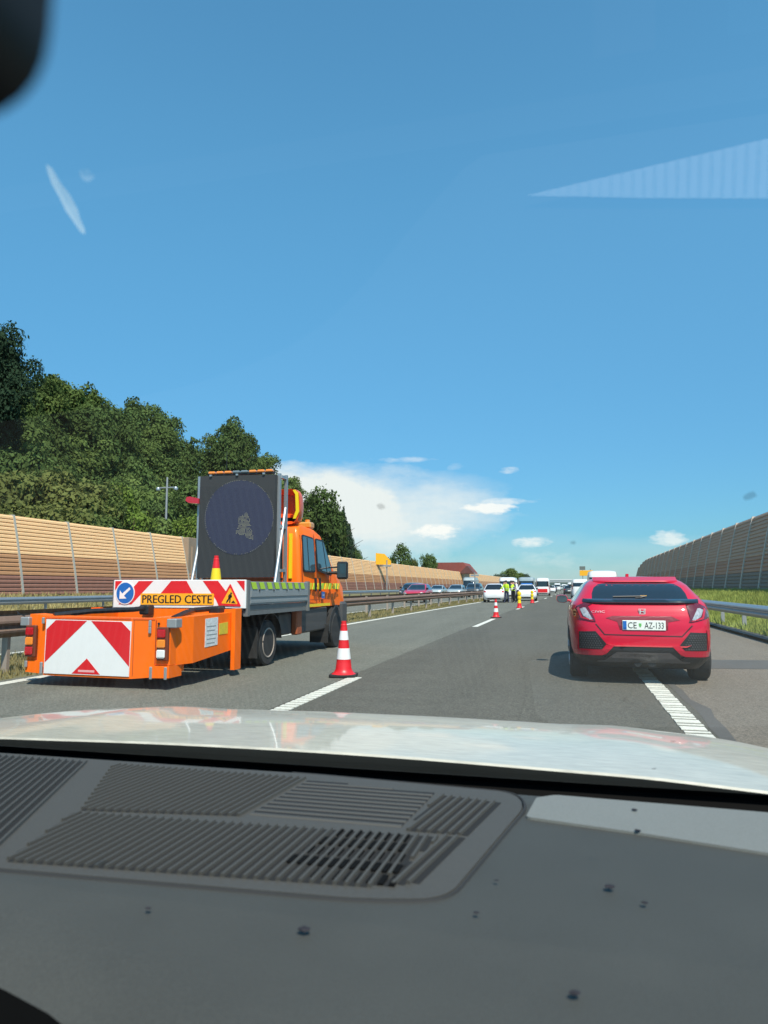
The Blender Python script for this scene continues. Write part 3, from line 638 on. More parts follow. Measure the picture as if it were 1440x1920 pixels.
# ------------------------------------------------------------------ vehicles as stacks of rounded plan outlines
class Shell:
    def __init__(s, lv, n=8): s.lv = lv; s.n = n
    def at(s, z):
        L = s.lv; zs = [l[0] for l in L]; z = min(max(z, zs[0]), zs[-1])
        return tuple(float(np.interp(z, zs, [l[k] for l in L])) for k in (1, 2, 3))
    def rear(s, x, z, off=0):
        w, yr, yf = s.at(z); t = min(abs(x) / w, .9995); ly = (yf - yr) / 2
        return (x, (yr + yf) / 2 - ly * (1 - t ** s.n) ** (1 / s.n) - off, z)
    def front(s, x, z, off=0):
        w, yr, yf = s.at(z); t = min(abs(x) / w, .9995); ly = (yf - yr) / 2
        return (x, (yr + yf) / 2 + ly * (1 - t ** s.n) ** (1 / s.n) + off, z)
    def side(s, sg, y, z, off=0):
        w, yr, yf = s.at(z); ly = (yf - yr) / 2; t = min(abs(y - (yr + yf) / 2) / ly, .9995)
        return (sg * (w * (1 - t ** s.n) ** (1 / s.n) + off), y, z)
    def rings(s, zs, seg=56):
        out = []
        for z in zs:
            w, yr, yf = s.at(z); ly = (yf - yr) / 2; yc = (yf + yr) / 2; ring = []
            for k in range(seg):
                a = 2 * PI * (k + .5) / seg; c, q = math.cos(a), math.sin(a)
                ring.append((w * math.copysign(abs(c) ** (2 / s.n), c), yc + ly * math.copysign(abs(q) ** (2 / s.n), q), z))
            out.append(ring)
        return out
    def body(s, root, m, sub=2, glass=GLASS, belt=None, roof=None, bpill=None, name='body'):
        zs = []
        for a, b in zip(s.lv[:-1], s.lv[1:]):
            for k in range(sub): zs.append(a[0] + (b[0] - a[0]) * k / sub)
        zs.append(s.lv[-1][0]); rg = s.rings(zs); seg = len(rg[0]); mb = MB(); G = {}
        mb.add([p for r in rg for p in r], [], True); base = 0
        for i in range(len(rg) - 1):
            for k in range(seg):
                f = (i * seg + k, i * seg + (k + 1) % seg, (i + 1) * seg + (k + 1) % seg, (i + 1) * seg + k)
                c = [sum(mb.v[j][q] for j in f) / 4 for q in range(3)]; tg = None
                if belt and belt < c[2] < roof and not (name == 'body' and s.lv[0][1] == .78 and abs(c[0]) < .9 * s.at(c[2])[0] and c[1] < 11.5):
                    w, yr, yf = s.at(c[2]); ly = (yf - yr) / 2; ny = (c[1] - (yr + yf) / 2) / ly; nx_ = abs(c[0]) / w
                    if ny < -.9 and nx_ < .84: tg = 'rear_window'
                    elif ny > .9 and nx_ < .84: tg = 'windscreen'
                    elif abs(ny) < .80 and nx_ > .9 and not (bpill and any(abs(c[1] - b) < .09 for b in bpill)): tg = 'side_window' if c[0] > 0 else 'side_window.l'
                if tg: G.setdefault(tg, []).append(f)
                else: mb.f.append(f); mb.sm.append(True)
        mb.f += [tuple(range(seg - 1, -1, -1)), tuple(range((len(rg) - 1) * seg, len(rg) * seg))]; mb.sm += [False, True]
        V = list(mb.v); mb.build(name, m, root)
        for tg, fs in G.items():
            used = sorted({j for f in fs for j in f}); mp = {j: i for i, j in enumerate(used)}
            g = MB(); g.add([V[j] for j in used], [tuple(mp[j] for j in f) for f in fs], True); g.build(tg.split('.')[0], glass, root)
def wheel(root, x, y, r, w, rim=GALVD, side=1, spokes=5):
    mb = MB(); mb.lathe([(r * .62, -w / 2), (r * .93, -w / 2), (r, -w / 2 + .025), (r, w / 2 - .025), (r * .93, w / 2), (r * .62, w / 2)], (x, y, r), 'x', 28); t = mb.build('wheel', TYRE, root)
    mb = MB(); mb.lathe([(r * .60, -w / 2 + .02), (r * .60, w / 2 - .03), (r * .3, w / 2 - .06 if side > 0 else w / 2 - .03)], (x, y, r), 'x', 20)
    if side < 0: mb.v = [(2 * x - a, b, c) for a, b, c in mb.v]
    for k in range(spokes):
        a = k * 2 * PI / 5; xx = x + side * (w / 2 - .012); c1 = Vector((xx, y + math.cos(a) * r * .12, r + math.sin(a) * r * .12)); c2 = Vector((xx, y + math.cos(a) * r * .56, r + math.sin(a) * r * .56))
        mb.tube([c1, c2], .028, 4)
    mb.build('rim', rim, t)
def std_levels(kind, L, W, H):
    w = W / 2; z = H / 1.45
    if kind == 'hatch':
        return [(.20, w * .86, .14, L - .22), (.30, w * .94, .05, L - .06), (.45, w * .99, 0, L), (.62, w, .0, L - .02), (.78 * z, w, .03, L - .12), (.90 * z, w * .98, .08, L - .5), (.97 * z, w * .955, .12, L - 1.05), (1.10 * z, w * .87, .24, L - 1.45), (1.28 * z, w * .76, .42, L - 1.85), (1.38 * z, w * .69, .58, L - 2.15), (1.43 * z, w * .58, .8, L - 2.4), (1.45 * z, w * .3, 1.1, L - 2.7)]
    if kind == 'sedan':
        return [(.20, w * .86, .14, L - .22), (.30, w * .94, .05, L - .06), (.45, w * .99, 0, L), (.62, w, .0, L - .02), (.80 * z, w, .03, L - .12), (.93 * z, w * .98, .08, L - .5), (.99 * z, w * .955, .35, L - 1.1), (1.10 * z, w * .86, .75, L - 1.5), (1.28 * z, w * .75, 1.15, L - 1.9), (1.38 * z, w * .68, 1.4, L - 2.15), (1.43 * z, w * .56, 1.65, L - 2.4), (1.45 * z, w * .3, 1.9, L - 2.7)]
    if kind == 'suv':
        return [(.26, w * .88, .12, L - .18), (.38, w * .97, .03, L - .04), (.55, w, 0, L), (.8, w, 0, L - .03), (.98, w * .99, .03, L - .15), (1.08, w * .97, .06, L - .9), (1.2, w * .92, .12, L - 1.3), (1.45, w * .84, .24, L - 1.65), (H - .10, w * .78, .36, L - 1.95), (H - .03, w * .66, .55, L - 2.2), (H, w * .35, .9, L - 2.6)]
    # van
    return [(.28, w * .92, .06, L - .12), (.42, w * .99, .0, L - .02), (.7, w, 0, L), (1.0, w, 0, L - .08), (1.15, w * .995, .01, L - .35), (1.35, w * .98, .02, L - .75), (H * .75, w * .96, .04, L - 1.05), (H * .88, w * .94, .06, L - 1.35), (H - .06, w * .88, .10, L - 1.6), (H, w * .6, .3, L - 1.9)]
def vehicle(name, label, cat, kind, paint, L, W, H, loc, rz=0, group=None, extra=None, lights=True):
    root = thing(name, label, cat, (0, 0, 0), group); lv = [(a, b, c - L / 2, d - L / 2) for a, b, c, d in std_levels(kind, L, W, H)]
    S = Shell(lv, 7); z = H / 1.45
    belt, roof = {'hatch': (.97 * z, 1.36 * z), 'sedan': (.99 * z, 1.36 * z), 'suv': (1.1, H - .14), 'van': (1.25, H * .83)}[kind]
    S.body(root, paint, belt=belt, roof=roof, bpill=(0, .9) if kind != 'van' else (-1.6, -.6, .4))
    r = .32 if kind in ('hatch', 'sedan') else .36
    for sx in (1, -1):
        for yy in (-L / 2 + .85, L / 2 - .88):
            wheel(root, sx * (W / 2 - .12), yy, r, .2, side=sx)
            mb = MB(); c = [(yy + (r + .05) * math.cos(a), max(.24, r + (r + .05) * math.sin(a))) for a in np.linspace(0, PI, 12)]
            patch(mb, c, lambda u, v, o, sx=sx: S.side(sx, u, v, o), .004, .02, .2); mb.build('wheel_arch', BLACKR, root)
    zl = .80 * z if kind != 'van' else .95
    for sx in (1, -1):
        mb = MB(); q = [(sx * W * .33, zl - .02), (sx * W * .46, zl - .03), (sx * W * .465, zl + .12), (sx * W * .36, zl + .10)] if kind != 'van' else [(sx * W * .43, .95), (sx * W * .475, .95), (sx * W * .47, 1.45), (sx * W * .43, 1.45)]
        patch(mb, q, S.rear, .006, .03, .1); mb.build('tail_light', LENSR, root)
        mb = MB(); q = [(sx * W * .28, .66 * z), (sx * W * .46, .68 * z), (sx * W * .465, .80 * z), (sx * W * .32, .76 * z)]
        patch(mb, q, S.front, .006, .03, .1); mb.build('headlight', LENSC, root)
        mb = MB(); zz = belt + .05; yy = L * .18; p = S.side(sx, yy, zz, 0); mb.box(min(p[0], p[0] + sx * .2), max(p[0], p[0] + sx * .2), yy, yy + .1, zz - .04, zz + .12, .02); mb.build('wing_mirror', BLACK, root)
    mb = MB(); patch(mb, [(-.26, .60), (.26, .60), (.26, .71), (-.26, .71)], S.rear, .008, .02, .3); mb.build('number_plate', PLATEM, root)
    mb = MB(); patch(mb, [(-W * .30, .48), (W * .30, .48), (W * .26, .62), (-W * .26, .62)], S.front, .006, .02, .2); mb.build('grille', BLACK, root)
    mb = MB(); patch(mb, [(-W * .36, .24), (W * .36, .24), (W * .36, .36), (-W * .36, .36)], S.rear, .006, .02, .2); mb.build('bumper_insert', BLACK, root)
    if extra: extra(root, S)
    root.location = loc; root.rotation_euler = (0, 0, rz); return root
def vx(s_, d): return (d + bend(s_), s_, 0)

def roofbar(root, S):
    mb = MB(); mb.box(-.5, .5, -.1, .15, 1.46, 1.56, .02); mb.build('light_bar', BLUE, root)
def patrol(root, S):
    for sx in (1, -1):
        mb = MB(); patch(mb, [(-1.9, .62), (1.7, .62), (1.7, .74), (-1.9, .74)], lambda u, v, o, sx=sx: S.side(sx, u, v, o), .006, .01, .3); mb.build('side_stripe', BLUE, root)
    roofbar(root, S)
vehicle('white_hatchback', 'white hatchback stopped in the left lane, seen from behind, left of the people', 'car', 'hatch', WHITEC, 4.4, 1.82, 1.50, (-5.44, 59.6, 0))
vehicle('patrol_car', 'white estate car with blue stripes stopped right of the people in hi-vis', 'car', 'hatch', WHITEC, 4.6, 1.80, 1.46, (-3.30, 66.3, 0), rz=R(3), extra=patrol)
vehicle('white_box_van', 'white box van whose top shows above the heads of the people', 'van', 'van', WHITEC, 5.2, 1.9, 2.25, (-5.9, 80, 0))
def rescue(root, S):
    for sx in (1, -1):
        mb = MB(); patch(mb, [(-2.2, .75), (2.0, .75), (2.0, 1.05), (-2.2, 1.05)], lambda u, v, o, sx=sx: S.side(sx, u, v, o), .006, .01, .3); mb.build('red_stripe', RREFL, root)
    mb = MB(); patch(mb, [(-.85, .45), (.85, .45), (.85, .95), (-.85, .95)], S.rear, .01, .02, .3); mb.build('red_stripe', RREFL, root)
vehicle('rescue_van', 'pale rescue van with dark windows just beyond the white patrol car', 'van', 'van', SILVC, 5.4, 2.05, 2.35, (-4.3, 88, 0))
vehicle('ambulance_van', 'red and white ambulance van right of the patrol car', 'van', 'van', WHITEC, 5.6, 1.95, 2.45, (-2.9, 104, 0), extra=rescue)
vehicle('white_panel_van', 'tall white van with its roof showing above the red car', 'van', 'van', WHITEC, 5.2, 2.05, 2.30, (2.55, 52, 0), rz=R(-2))
vehicle('white_van', 'small white van ahead, left of the taller white van', 'van', 'van', WHITEC, 4.6, 1.8, 2.0, (1.55, 76, 0), rz=R(1))
vehicle('dark_car', 'dark car low on the road ahead, left of the small white van', 'car', 'hatch', DARKC, 4.4, 1.8, 1.45, (.75, 112, 0))
# opposite carriageway, facing us
for nm, lab, k, pm, L, W, H, s_, d in [
    ('crimson_car', 'crimson car facing us on the opposite carriageway behind the median guardrail', 'hatch', CRIMC, 4.3, 1.80, 1.5, 57, -11.9),
    ('dark_car', 'dark car right behind the crimson one, only its roof showing', 'suv', DARKC, 4.5, 1.8, 1.62, 65, -14.2),
    ('silver_car', 'silver-green saloon facing us, left of the pair on the opposite carriageway', 'sedan', SILVC, 4.6, 1.8, 1.45, 88, -16.2),
    ('silver_car', 'silver-green car facing us, right of the pair on the opposite carriageway', 'hatch', SILVC, 4.4, 1.85, 1.5, 82, -12.9),
    ('silver_van', 'pale van facing us behind the grey median sign post', 'van', SILVC, 5.8, 2.1, 2.7, 112, -15.6),
    ('dark_suv', 'dark four-wheel-drive facing us with lit headlamps beside the white hatchback', 'suv', DARKC, 4.7, 1.9, 1.7, 88, -11.7)]:
    vehicle(nm, lab, 'van' if k == 'van' else 'car', k, pm, L, W, H, (d + bend(s_), s_, 0), rz=PI)
far = [(150, -4.6, WHITEC, 'hatch'), (150, -1.2, SILVC, 'hatch'), (185, -5.3, DARKC, 'sedan'), (190, -1.0, WHITEC, 'van'), (230, -5.5, WHITEC, 'van'), (232, -1.0, DARKC, 'hatch'), (270, -5.2, SILVC, 'suv'), (275, -1.2, WHITEC, 'hatch'), (320, -5.2, WHITEC, 'van'), (330, -1.2, SILVC, 'van'), (210, -13, WHITEC, 'hatch'), (260, -12.4, DARKC, 'suv'), (380, -5.0, WHITEC, 'van'), (390, -1.2, WHITEC, 'van')]
cn = {'white_car_paint': 'white', 'silver_car_paint': 'silver', 'dark_car_paint': 'dark'}; wn = {'hatch': 'hatchback', 'sedan': 'saloon', 'van': 'van', 'suv': 'four-wheel-drive'}
pos = ['nearest of the far queue, left row', 'nearest of the far queue, right row', 'second in the left row of the far queue', 'second in the right row of the far queue', 'third in the left row of the far queue', 'third in the right row of the far queue', 'fourth in the left row of the far queue', 'fourth in the right row of the far queue', 'fifth in the left row of the far queue', 'fifth in the right row of the far queue', 'on the far opposite carriageway, nearer one', 'on the far opposite carriageway, farther one', 'last of the left row near the overpass', 'last of the right row near the overpass']
protoF = {}
for (s_, d, pm, k), pp in zip(far, pos):
    key = (pm.name, k); lab = '%s %s, %s' % (cn[pm.name], wn[k], pp); nm = '%s_%s' % (cn[pm.name], {'hatch': 'hatchback', 'sedan': 'saloon', 'van': 'van', 'suv': 'suv'}[k])
    rz = PI if d < -9 else 0
    if key not in protoF: protoF[key] = vehicle('distant_' + nm, lab, 'van' if k == 'van' else 'car', k, pm, 4.6 if k != 'van' else 5.4, 1.8 if k != 'van' else 2.0, {'hatch': 1.47, 'sedan': 1.45, 'van': 2.3, 'suv': 1.7}[k], vx(s_, d), rz, group='cars in the far queue')
    else: dup(protoF[key], vx(s_, d), rz, lab)

# ------------------------------------------------------------------ the red hatchback ahead
RC = thing('red_hatchback', 'red hatchback with black rear vents stopped ahead astride the edge line', 'car', (.955, 9.78, 0))
lv = [(.20, .78, .16, 4.2), (.27, .84, .07, 4.36), (.34, .885, .03, 4.44), (.44, .905, .0, 4.48), (.60, .915, .0, 4.48), (.75, .915, .015, 4.40), (.86, .912, .045, 4.2), (.95, .900, .085, 3.8), (1.02, .875, .13, 3.4), (1.07, .835, .20, 3.15), (1.12, .80, .30, 3.0), (1.20, .745, .46, 2.8), (1.27, .70, .62, 2.6), (1.32, .65, .78, 2.4), (1.355, .585, .94, 2.25), (1.378, .49, 1.1, 2.1), (1.392, .36, 1.25, 2.0), (1.40, .15, 1.4, 1.9)]
S = Shell([(a, b, c + 9.78, d + 9.78) for a, b, c, d in lv], 7)
class Off(Shell): pass
_r, _s = S.rear, S.side
def cR(x, z, o=0): p = _r(x, z, o); return (p[0] + .955, p[1], p[2])
def cS(sg, y, z, o=0): p = _s(sg, y, z, o); return (p[0] + .955, p[1], p[2])
_rings = S.rings
S.rings = lambda zs, seg=64: [[(x + .955, y, z) for x, y, z in r_] for r_ in _rings(zs, seg)]
# belt test uses x relative to the car: build the body around x=0 through the root's offset instead
S.rings = _rings; rc_tmp = thing('tmp', '', ''); rc_tmp.location = (0, 0, 0)
S.body(rc_tmp, RED, sub=3, belt=1.06, roof=1.335, bpill=(9.78 + 1.15, 9.78 + 2.0))
for ch in list(rc_tmp.children):
    ch.parent = RC; ch.location = (0, 0, 0)
    for v in ch.data.vertices: v.co.y -= 9.78
    if ch.name.startswith('rear_window'): bpy.data.objects.remove(ch)
    elif ch.name.startswith('body'):
        ch.data.materials.append(BLACK)
        for p in ch.data.polygons:
            if p.center.z < .375: p.material_index = 1
bpy.data.objects.remove(rc_tmp)
def zx(px, py): return ((px - 608) / 516, (829 - py) / 514)
def cpatch(name, pts, m, off=.006, thick=.03, cell=.07, px=True, parent=RC, mirror=False, label=None):
    out = []
    for sgn in ((1, -1) if mirror else (1,)):
        q = [zx(*p) if px else p for p in pts]; q = [(sgn * a, b) for a, b in q]
        mb = MB(); patch(mb, q, cR, off, thick, cell); o = mb.build(name, m, parent); out.append(o)
    return out
REDX = RED
# tailgate glass
cpatch('rear_window', [(-.60, 1.075), (.60, 1.075), (.595, 1.16), (.565, 1.235), (.50, 1.285), (.40, 1.305), (-.40, 1.305), (-.50, 1.285), (-.565, 1.235), (-.595, 1.16)], GLASS, .008, .02, px=False)
# black spoiler blade joining the lamps
mb = MB(); n = 24; vs = []
for i in range(n + 1):
    x = -.72 + 1.44 * i / n; e = 1 - abs(x / .72) ** 6 * .5
    y0 = cR(x, 1.06)[1]
    vs += [(x + .955, y0 - .07 * e, 1.068), (x + .955, y0 - .085 * e, 1.045), (x + .955, y0 - .05 * e, 1.018), (x + .955, y0 + .05, 1.01), (x + .955, y0 + .10, 1.085), (x + .955, y0 - .0, 1.092)]
mb.add(vs, [(6 * i + k, 6 * i + (k + 1) % 6, 6 * i + 6 + (k + 1) % 6, 6 * i + 6 + k) for i in range(n) for k in range(6)] + [tuple(range(6)), tuple(range(6 * n, 6 * n + 6))[::-1]], True)
mb.build('spoiler', GLASS, RC)
mb = MB(); vs = []                        # roof lip above the glass
for i in range(21):
    x = -.56 + 1.12 * i / 20; y0 = cR(x, 1.33)[1]; e = 1 - abs(x / .56) ** 8 * .6
    vs += [(x + .955, y0 - .10 * e, 1.325 - .01), (x + .955, y0 - .09 * e, 1.345 - .01), (x + .955, y0 + .12, 1.388), (x + .955, y0 + .08, 1.33)]
mb.add(vs, [(4 * i + k, 4 * i + (k + 1) % 4, 4 * i + 4 + (k + 1) % 4, 4 * i + 4 + k) for i in range(20) for k in range(4)] + [(0, 1, 2, 3), (83, 82, 81, 80)], True)
mb.build('roof_spoiler', RED, RC)
mb = MB(); mb.prism([(0, -.01), (.17, -.01), (.03, .045), (-.0, .042)], lambda u, v, w: (.955 - .05 + w, 11.15 + u, 1.395 + v), -.02, .02); mb.build('aerial_fin', RED, RC)
# tail lamps
for sgn in (1, -1):
    q = [(-.850, .930), (-.80, .995), (-.70, 1.045), (-.60, 1.075), (-.545, 1.05), (-.66, 1.000), (-.585, .855), (-.568, .80), (-.70, .822), (-.845, .855)]
    mb = MB(); patch(mb, [(sgn * a, b) for a, b in q], cR, .012, .05, .06); lo = mb.build('tail_light', LENSD, RC)
    mb = MB(); patch(mb, [(sgn * a, b) for a, b in [(-.765, .955), (-.715, .978), (-.688, .975), (-.605, .828), (-.64, .822), (-.72, .87)]], cR, .018, .02, .05); mb.build('clear_lens', LENSC, lo)
    mb = MB(); patch(mb, [(sgn * a, b) for a, b in [(-.805, .965), (-.775, .985), (-.735, .86), (-.60, .818), (-.60, .806), (-.755, .84)]], cR, .018, .02, .05); mb.build('red_lens', LENSR, lo)
    # vents in the bumper
    q = [(-.785, .665), (-.575, .675), (-.53, .62), (-.445, .515), (-.50, .445), (-.785, .44)]
    mb = MB(); patch(mb, [(sgn * a, b) for a, b in q], cR, .005, .03, .06); ve = mb.build('bumper_vent', BLACK, RC)
    mb = MB()
    for r_ in range(7):
        for c_ in range(10):
            x = -.765 + c_ * .031 + (r_ % 2) * .0155; z = .465 + r_ * .028
            if x > -.535 - (.62 - z) * -.55 - .02 or x > -.50: continue
            hx = [(sgn * (x + .0115 * math.cos(a)), z + .011 * math.sin(a)) for a in [PI / 6 + k * PI / 3 for k in range(6)]]
            if sgn < 0: hx = hx[::-1]
            patch(mb, hx, cR, .012, .008, .5)
    mb.build('vent_mesh', mat('vent_grey', (.045, .045, .047), .55), ve)
    # raised vertical red fin round each vent
    mb = MB(); patch(mb, [(sgn * a, b) for a, b in [(-.842, .70), (-.79, .70), (-.805, .43), (-.845, .415)]], cR, .022, .04, .08); mb.build('bumper_fin', RED, RC)
    # red lower tips sweeping to the middle
    mb = MB(); patch(mb, [(sgn * a, b) for a, b in [(-.85, .43), (-.50, .435), (-.44, .505), (-.345, .50), (-.44, .40), (-.50, .37), (-.85, .36)]], cR, .03, .05, .08); mb.build('bumper_tip', RED, RC)
    mb = MB(); patch(mb, [(sgn * a, b) for a, b in [(-.86, .355), (-.50, .362), (-.44, .32), (-.46, .29), (-.86, .30)]], cR, .035, .06, .08); mb.build('side_splitter', BLACK, RC)
    # exhaust tips
    mb = MB(); mb.lathe([(.04, -.05), (.045, -.05), (.045, .12), (.03, .12)], (.955 + sgn * .085 + .02, 9.86, .275), 'y', 16); mb.build('exhaust_tip', BLACK, RC)
# diffuser
cpatch('diffuser', [(-.345, .498), (-.44, .40), (-.47, .25), (.47, .25), (.44, .40), (.345, .498)], BLACK, .02, .06, px=False)
cpatch('diffuser_edge', [(-.32, .415), (-.47, .305), (-.56, .30), (-.56, .285), (-.45, .285), (-.31, .395), (.31, .395), (.45, .285), (.56, .285), (.56, .30), (.47, .305), (.32, .415)], mat('diffuser_edge_grey', (.07, .06, .06), .3, coat=.5), .045, .02, px=False)
# number plate recess, its shade painted in darker red, and plate
cpatch('plate_recess_shade', [(-.44, .845), (-.36, .872), (.36, .872), (.46, .825), (.32, .80), (.31, .70), (-.27, .70), (-.30, .80)], mat('red_recess_shade', (.16, .004, .014), .4), .004, .02, px=False)
cpatch('tailgate_seam', [(-.575, .765), (-.565, .775), (-.46, .640), (.47, .628), (.60, .765), (.61, .755), (.475, .618), (-.465, .630)], BLACK, .004, .01, px=False)
cpatch('bumper_highlight', [(-.44, .515), (-.35, .487), (.52, .487), (.58, .515), (.52, .503), (-.35, .503)], mat('red_highlight', (.62, .05, .06), .2, coat=1), .028, .03, px=False)  # bright highlight line along the bumper, painted in a lighter red
mb = MB(); PY = cR(0, .75)[1] - .012; PZ = .757; PX = .955 + .022
mb.box(PX - .262, PX + .262, PY - .006, PY + .02, PZ - .062, PZ + .062, .004); pl = mb.build('number_plate', PLATEM, RC)
fp = lambda u, v, o: (PX + u, PY - .006 - o, PZ + v)
mb = MB(); mb.box(PX - .256, PX - .212, PY - .0085, PY - .006, PZ - .054, PZ + .054); mb.build('blue_band', BLUE, pl)
mb = MB(); letters(mb, 'CE', .078, fp, -.143, -.0, .0025, w=.108); letters(mb, 'AZ-133', .078, fp, .122, -.0, .0025, w=.232); letters(mb, 'SLO', .02, lambda u, v, o: fp(u, v, o), -.234, -.038, .0035, w=.034); mb.build('plate_lettering', BLACK, pl)
mb = MB(); mb.prism([(-.062, .025), (-.030, .025), (-.030, -.002), (-.046, -.028), (-.062, -.002)], lambda u, v, w: fp(u, v, w), .0, .003); mb.build('town_crest', GREENP, pl)
# emblem: H in a rounded frame, model name in chrome
mb = MB(); EZ = .932; EY = cR(0, EZ)[1] - .01; fe = lambda u, v, w: (.955 + .013 + u, EY - w, EZ + v)
for q in ([(-.030, .028), (-.020, .028), (-.016, -.028), (-.026, -.028)], [(.030, .028), (.020, .028), (.016, -.028), (.026, -.028)], [(-.018, .004), (.018, .004), (.017, -.006), (-.017, -.006)]): mb.prism(q, fe, 0, .01)
fr = [(-.045, .034), (.045, .034), (.036, -.036), (-.036, -.036)]; fi = [(.86 * a, .84 * b) for a, b in fr]
for k in range(4): mb.prism([fr[k], fr[(k + 1) % 4], fi[(k + 1) % 4], fi[k]], fe, 0, .008)
mb.build('emblem', mat('bright_badge', (.62, .60, .60), .3, metal=.2), RC)
mb = MB(); P_, F_ = text_shape('CIVIC', .028, .17); mb.add([cR(u - .535, v + .925, .012) for u, v in P_], F_); mb.build('model_lettering', mat('chrome_dull', (.45, .35, .36), .35, metal=.6), RC)
# wiper
mb = MB(); mb.tube([(.955 - .05, cR(0, 1.10)[1] - .02, 1.10), (.955 + .08, cR(.1, 1.125)[1] - .025, 1.125), (.955 - .33, cR(-.33, 1.118)[1] - .02, 1.118)], .009, 6); mb.build('rear_wiper', BLACK, RC)
mb = MB(); mb.box(.955 + .02, .955 + .10, cR(.1, 1.13)[1] - .012, cR(.1, 1.13)[1] - .004, 1.12, 1.136); mb.build('window_sticker', SIGNY, RC)
for sx in (1, -1):
    for yy in (9.78 + .86, 9.78 + 3.55):
        wheel(RC, .955 + sx * .785, yy, .325, .235, side=sx)
        mb = MB(); c = [(yy + .385 * math.cos(a), max(.20, .325 + .385 * math.sin(a))) for a in np.linspace(0, PI, 16)]
        patch(mb, c, lambda u, v, o, sx=sx: cS(sx, u, v, o), .004, .02, .15); mb.build('wheel_arch', BLACKR, RC)
    mb = MB(); mb.tube([cS(sx, 12.15, 1.02, -.03), cS(sx, 12.15, 1.04, .10)], .022, 6)
    p = cS(sx, 12.15, 1.04, .13); x0 = p[0]
    vs = []
    ring = [(-.085, -.045), (-.03, -.07), (.07, -.06), (.105, -.01), (.095, .05), (.03, .068), (-.06, .06), (-.09, .01)]
    for yy, k in ((12.08, .92), (12.12, 1.0), (12.2, .85), (12.26, .4)): vs += [(x0 + sx * a * k, yy, 1.055 + b * k) for a, b in ring]
    mb.add(vs, [(r_ * 8 + i, r_ * 8 + (i + 1) % 8, r_ * 8 + 8 + (i + 1) % 8, r_ * 8 + 8 + i) for r_ in range(3) for i in range(8)] + [tuple(range(8)), tuple(range(24, 32))], True)
    mm = mb.build('wing_mirror', RED, RC)
    mb = MB(); mb.add([(x0 + sx * a * .86, 12.077, 1.055 + b * .86) for a, b in ring], [tuple(range(8))]); mb.build('mirror_glass', GLASSB, mm)

# ------------------------------------------------------------------ cones
def cone_mesh(h, r0, r1, bands, base, root, seg=28, sq=True):
    bm = MB(); w = base
    pts = []
    for cx, cy, a0 in ((1, 1, 0), (-1, 1, 90), (-1, -1, 180), (1, -1, 270)):
        for k in range(4): a = R(a0 + k * 30); pts.append((cx * (w - .05) + .05 * math.cos(a), cy * (w - .05) + .05 * math.sin(a)))
    bm.prism(pts, lambda u, v, q: (u, v, q), .002, .032); bm.build('base', BLACKR, root)
    for z0, z1, m in bands:
        mb = MB(); f = lambda z: r0 + (r1 - r0) * (z / h); e = .0025 if m is not RREFL else 0
        prof = [(f(z0) + e, z0), (f(z1) + e, z1)]
        if z0 <= .04: prof = [(r0 + .045, .032), (r0 + .012, .055), (f(.1), .1), (f(z1), z1)]
        if z1 >= h - .01: prof = [(f(z0), z0), (f(h - .09), h - .09), (f(h) + .008, h - .075), (f(h) + .008, h - .05), (f(h), h - .04), (f(h), h), (f(h) * .6, h)]
        mb.lathe(prof, n=seg); mb.build('band', m, root)
c1 = thing('traffic_cone', 'large red and white striped cone on the lane dash, nearest to us', 'traffic cone', (0, 0, 0), 'striped cones on the lane line')
cone_mesh(.76, .125, .036, [(.032, .235, RREFL), (.235, .385, WREFL), (.385, .50, RREFL), (.50, .625, WREFL), (.625, .76, RREFL)], .185, c1)
c1.location = (-3.02, 9.72, .009); c1.rotation_euler = (0, 0, R(8))
dup(c1, (-2.83 + bend(29.3), 29.4, .004), R(31), 'smaller-looking red and white striped cone farther up the lane line by the white hatchback', scale=(.98, .98, .98))
c2 = thing('traffic_cone', 'plain red and yellow cone standing on the truck bed behind the tailgate sign', 'traffic cone', (0, 0, 0))
cone_mesh(.74, .125, .034, [(.032, .36, RREFL), (.36, .545, YREFL), (.545, .74, RREFL)], .17, c2); c2.location = (-5.18, 10.05, .985)
def lampcone(label, loc, sc):
    c = thing('lamp_cone', label, 'traffic cone', (0, 0, 0), 'cones with yellow warning lamps')
    cone_mesh(.62, .14, .07, [(.032, .30, RREFL), (.30, .62, YREFL)], .19, c)
    for z in (.62, .86):
        mb = MB(); mb.lathe([(.03, -.13), (.10, -.09), (.125, 0), (.10, .09), (.03, .13)], (0, 0, z), n=14); mb.build('warning_lamp', YREFL, c)
    c.location = loc; c.scale = (sc,) * 3; return c
lc = lampcone('yellow cone with round warning lamps, the left one in front of the patrol car', (-2.56, 42.6, .004), .98)
dup(lc, (-2.40, 56.0, .004), 0, 'yellow cone with round warning lamps, the right one beside the patrol car')

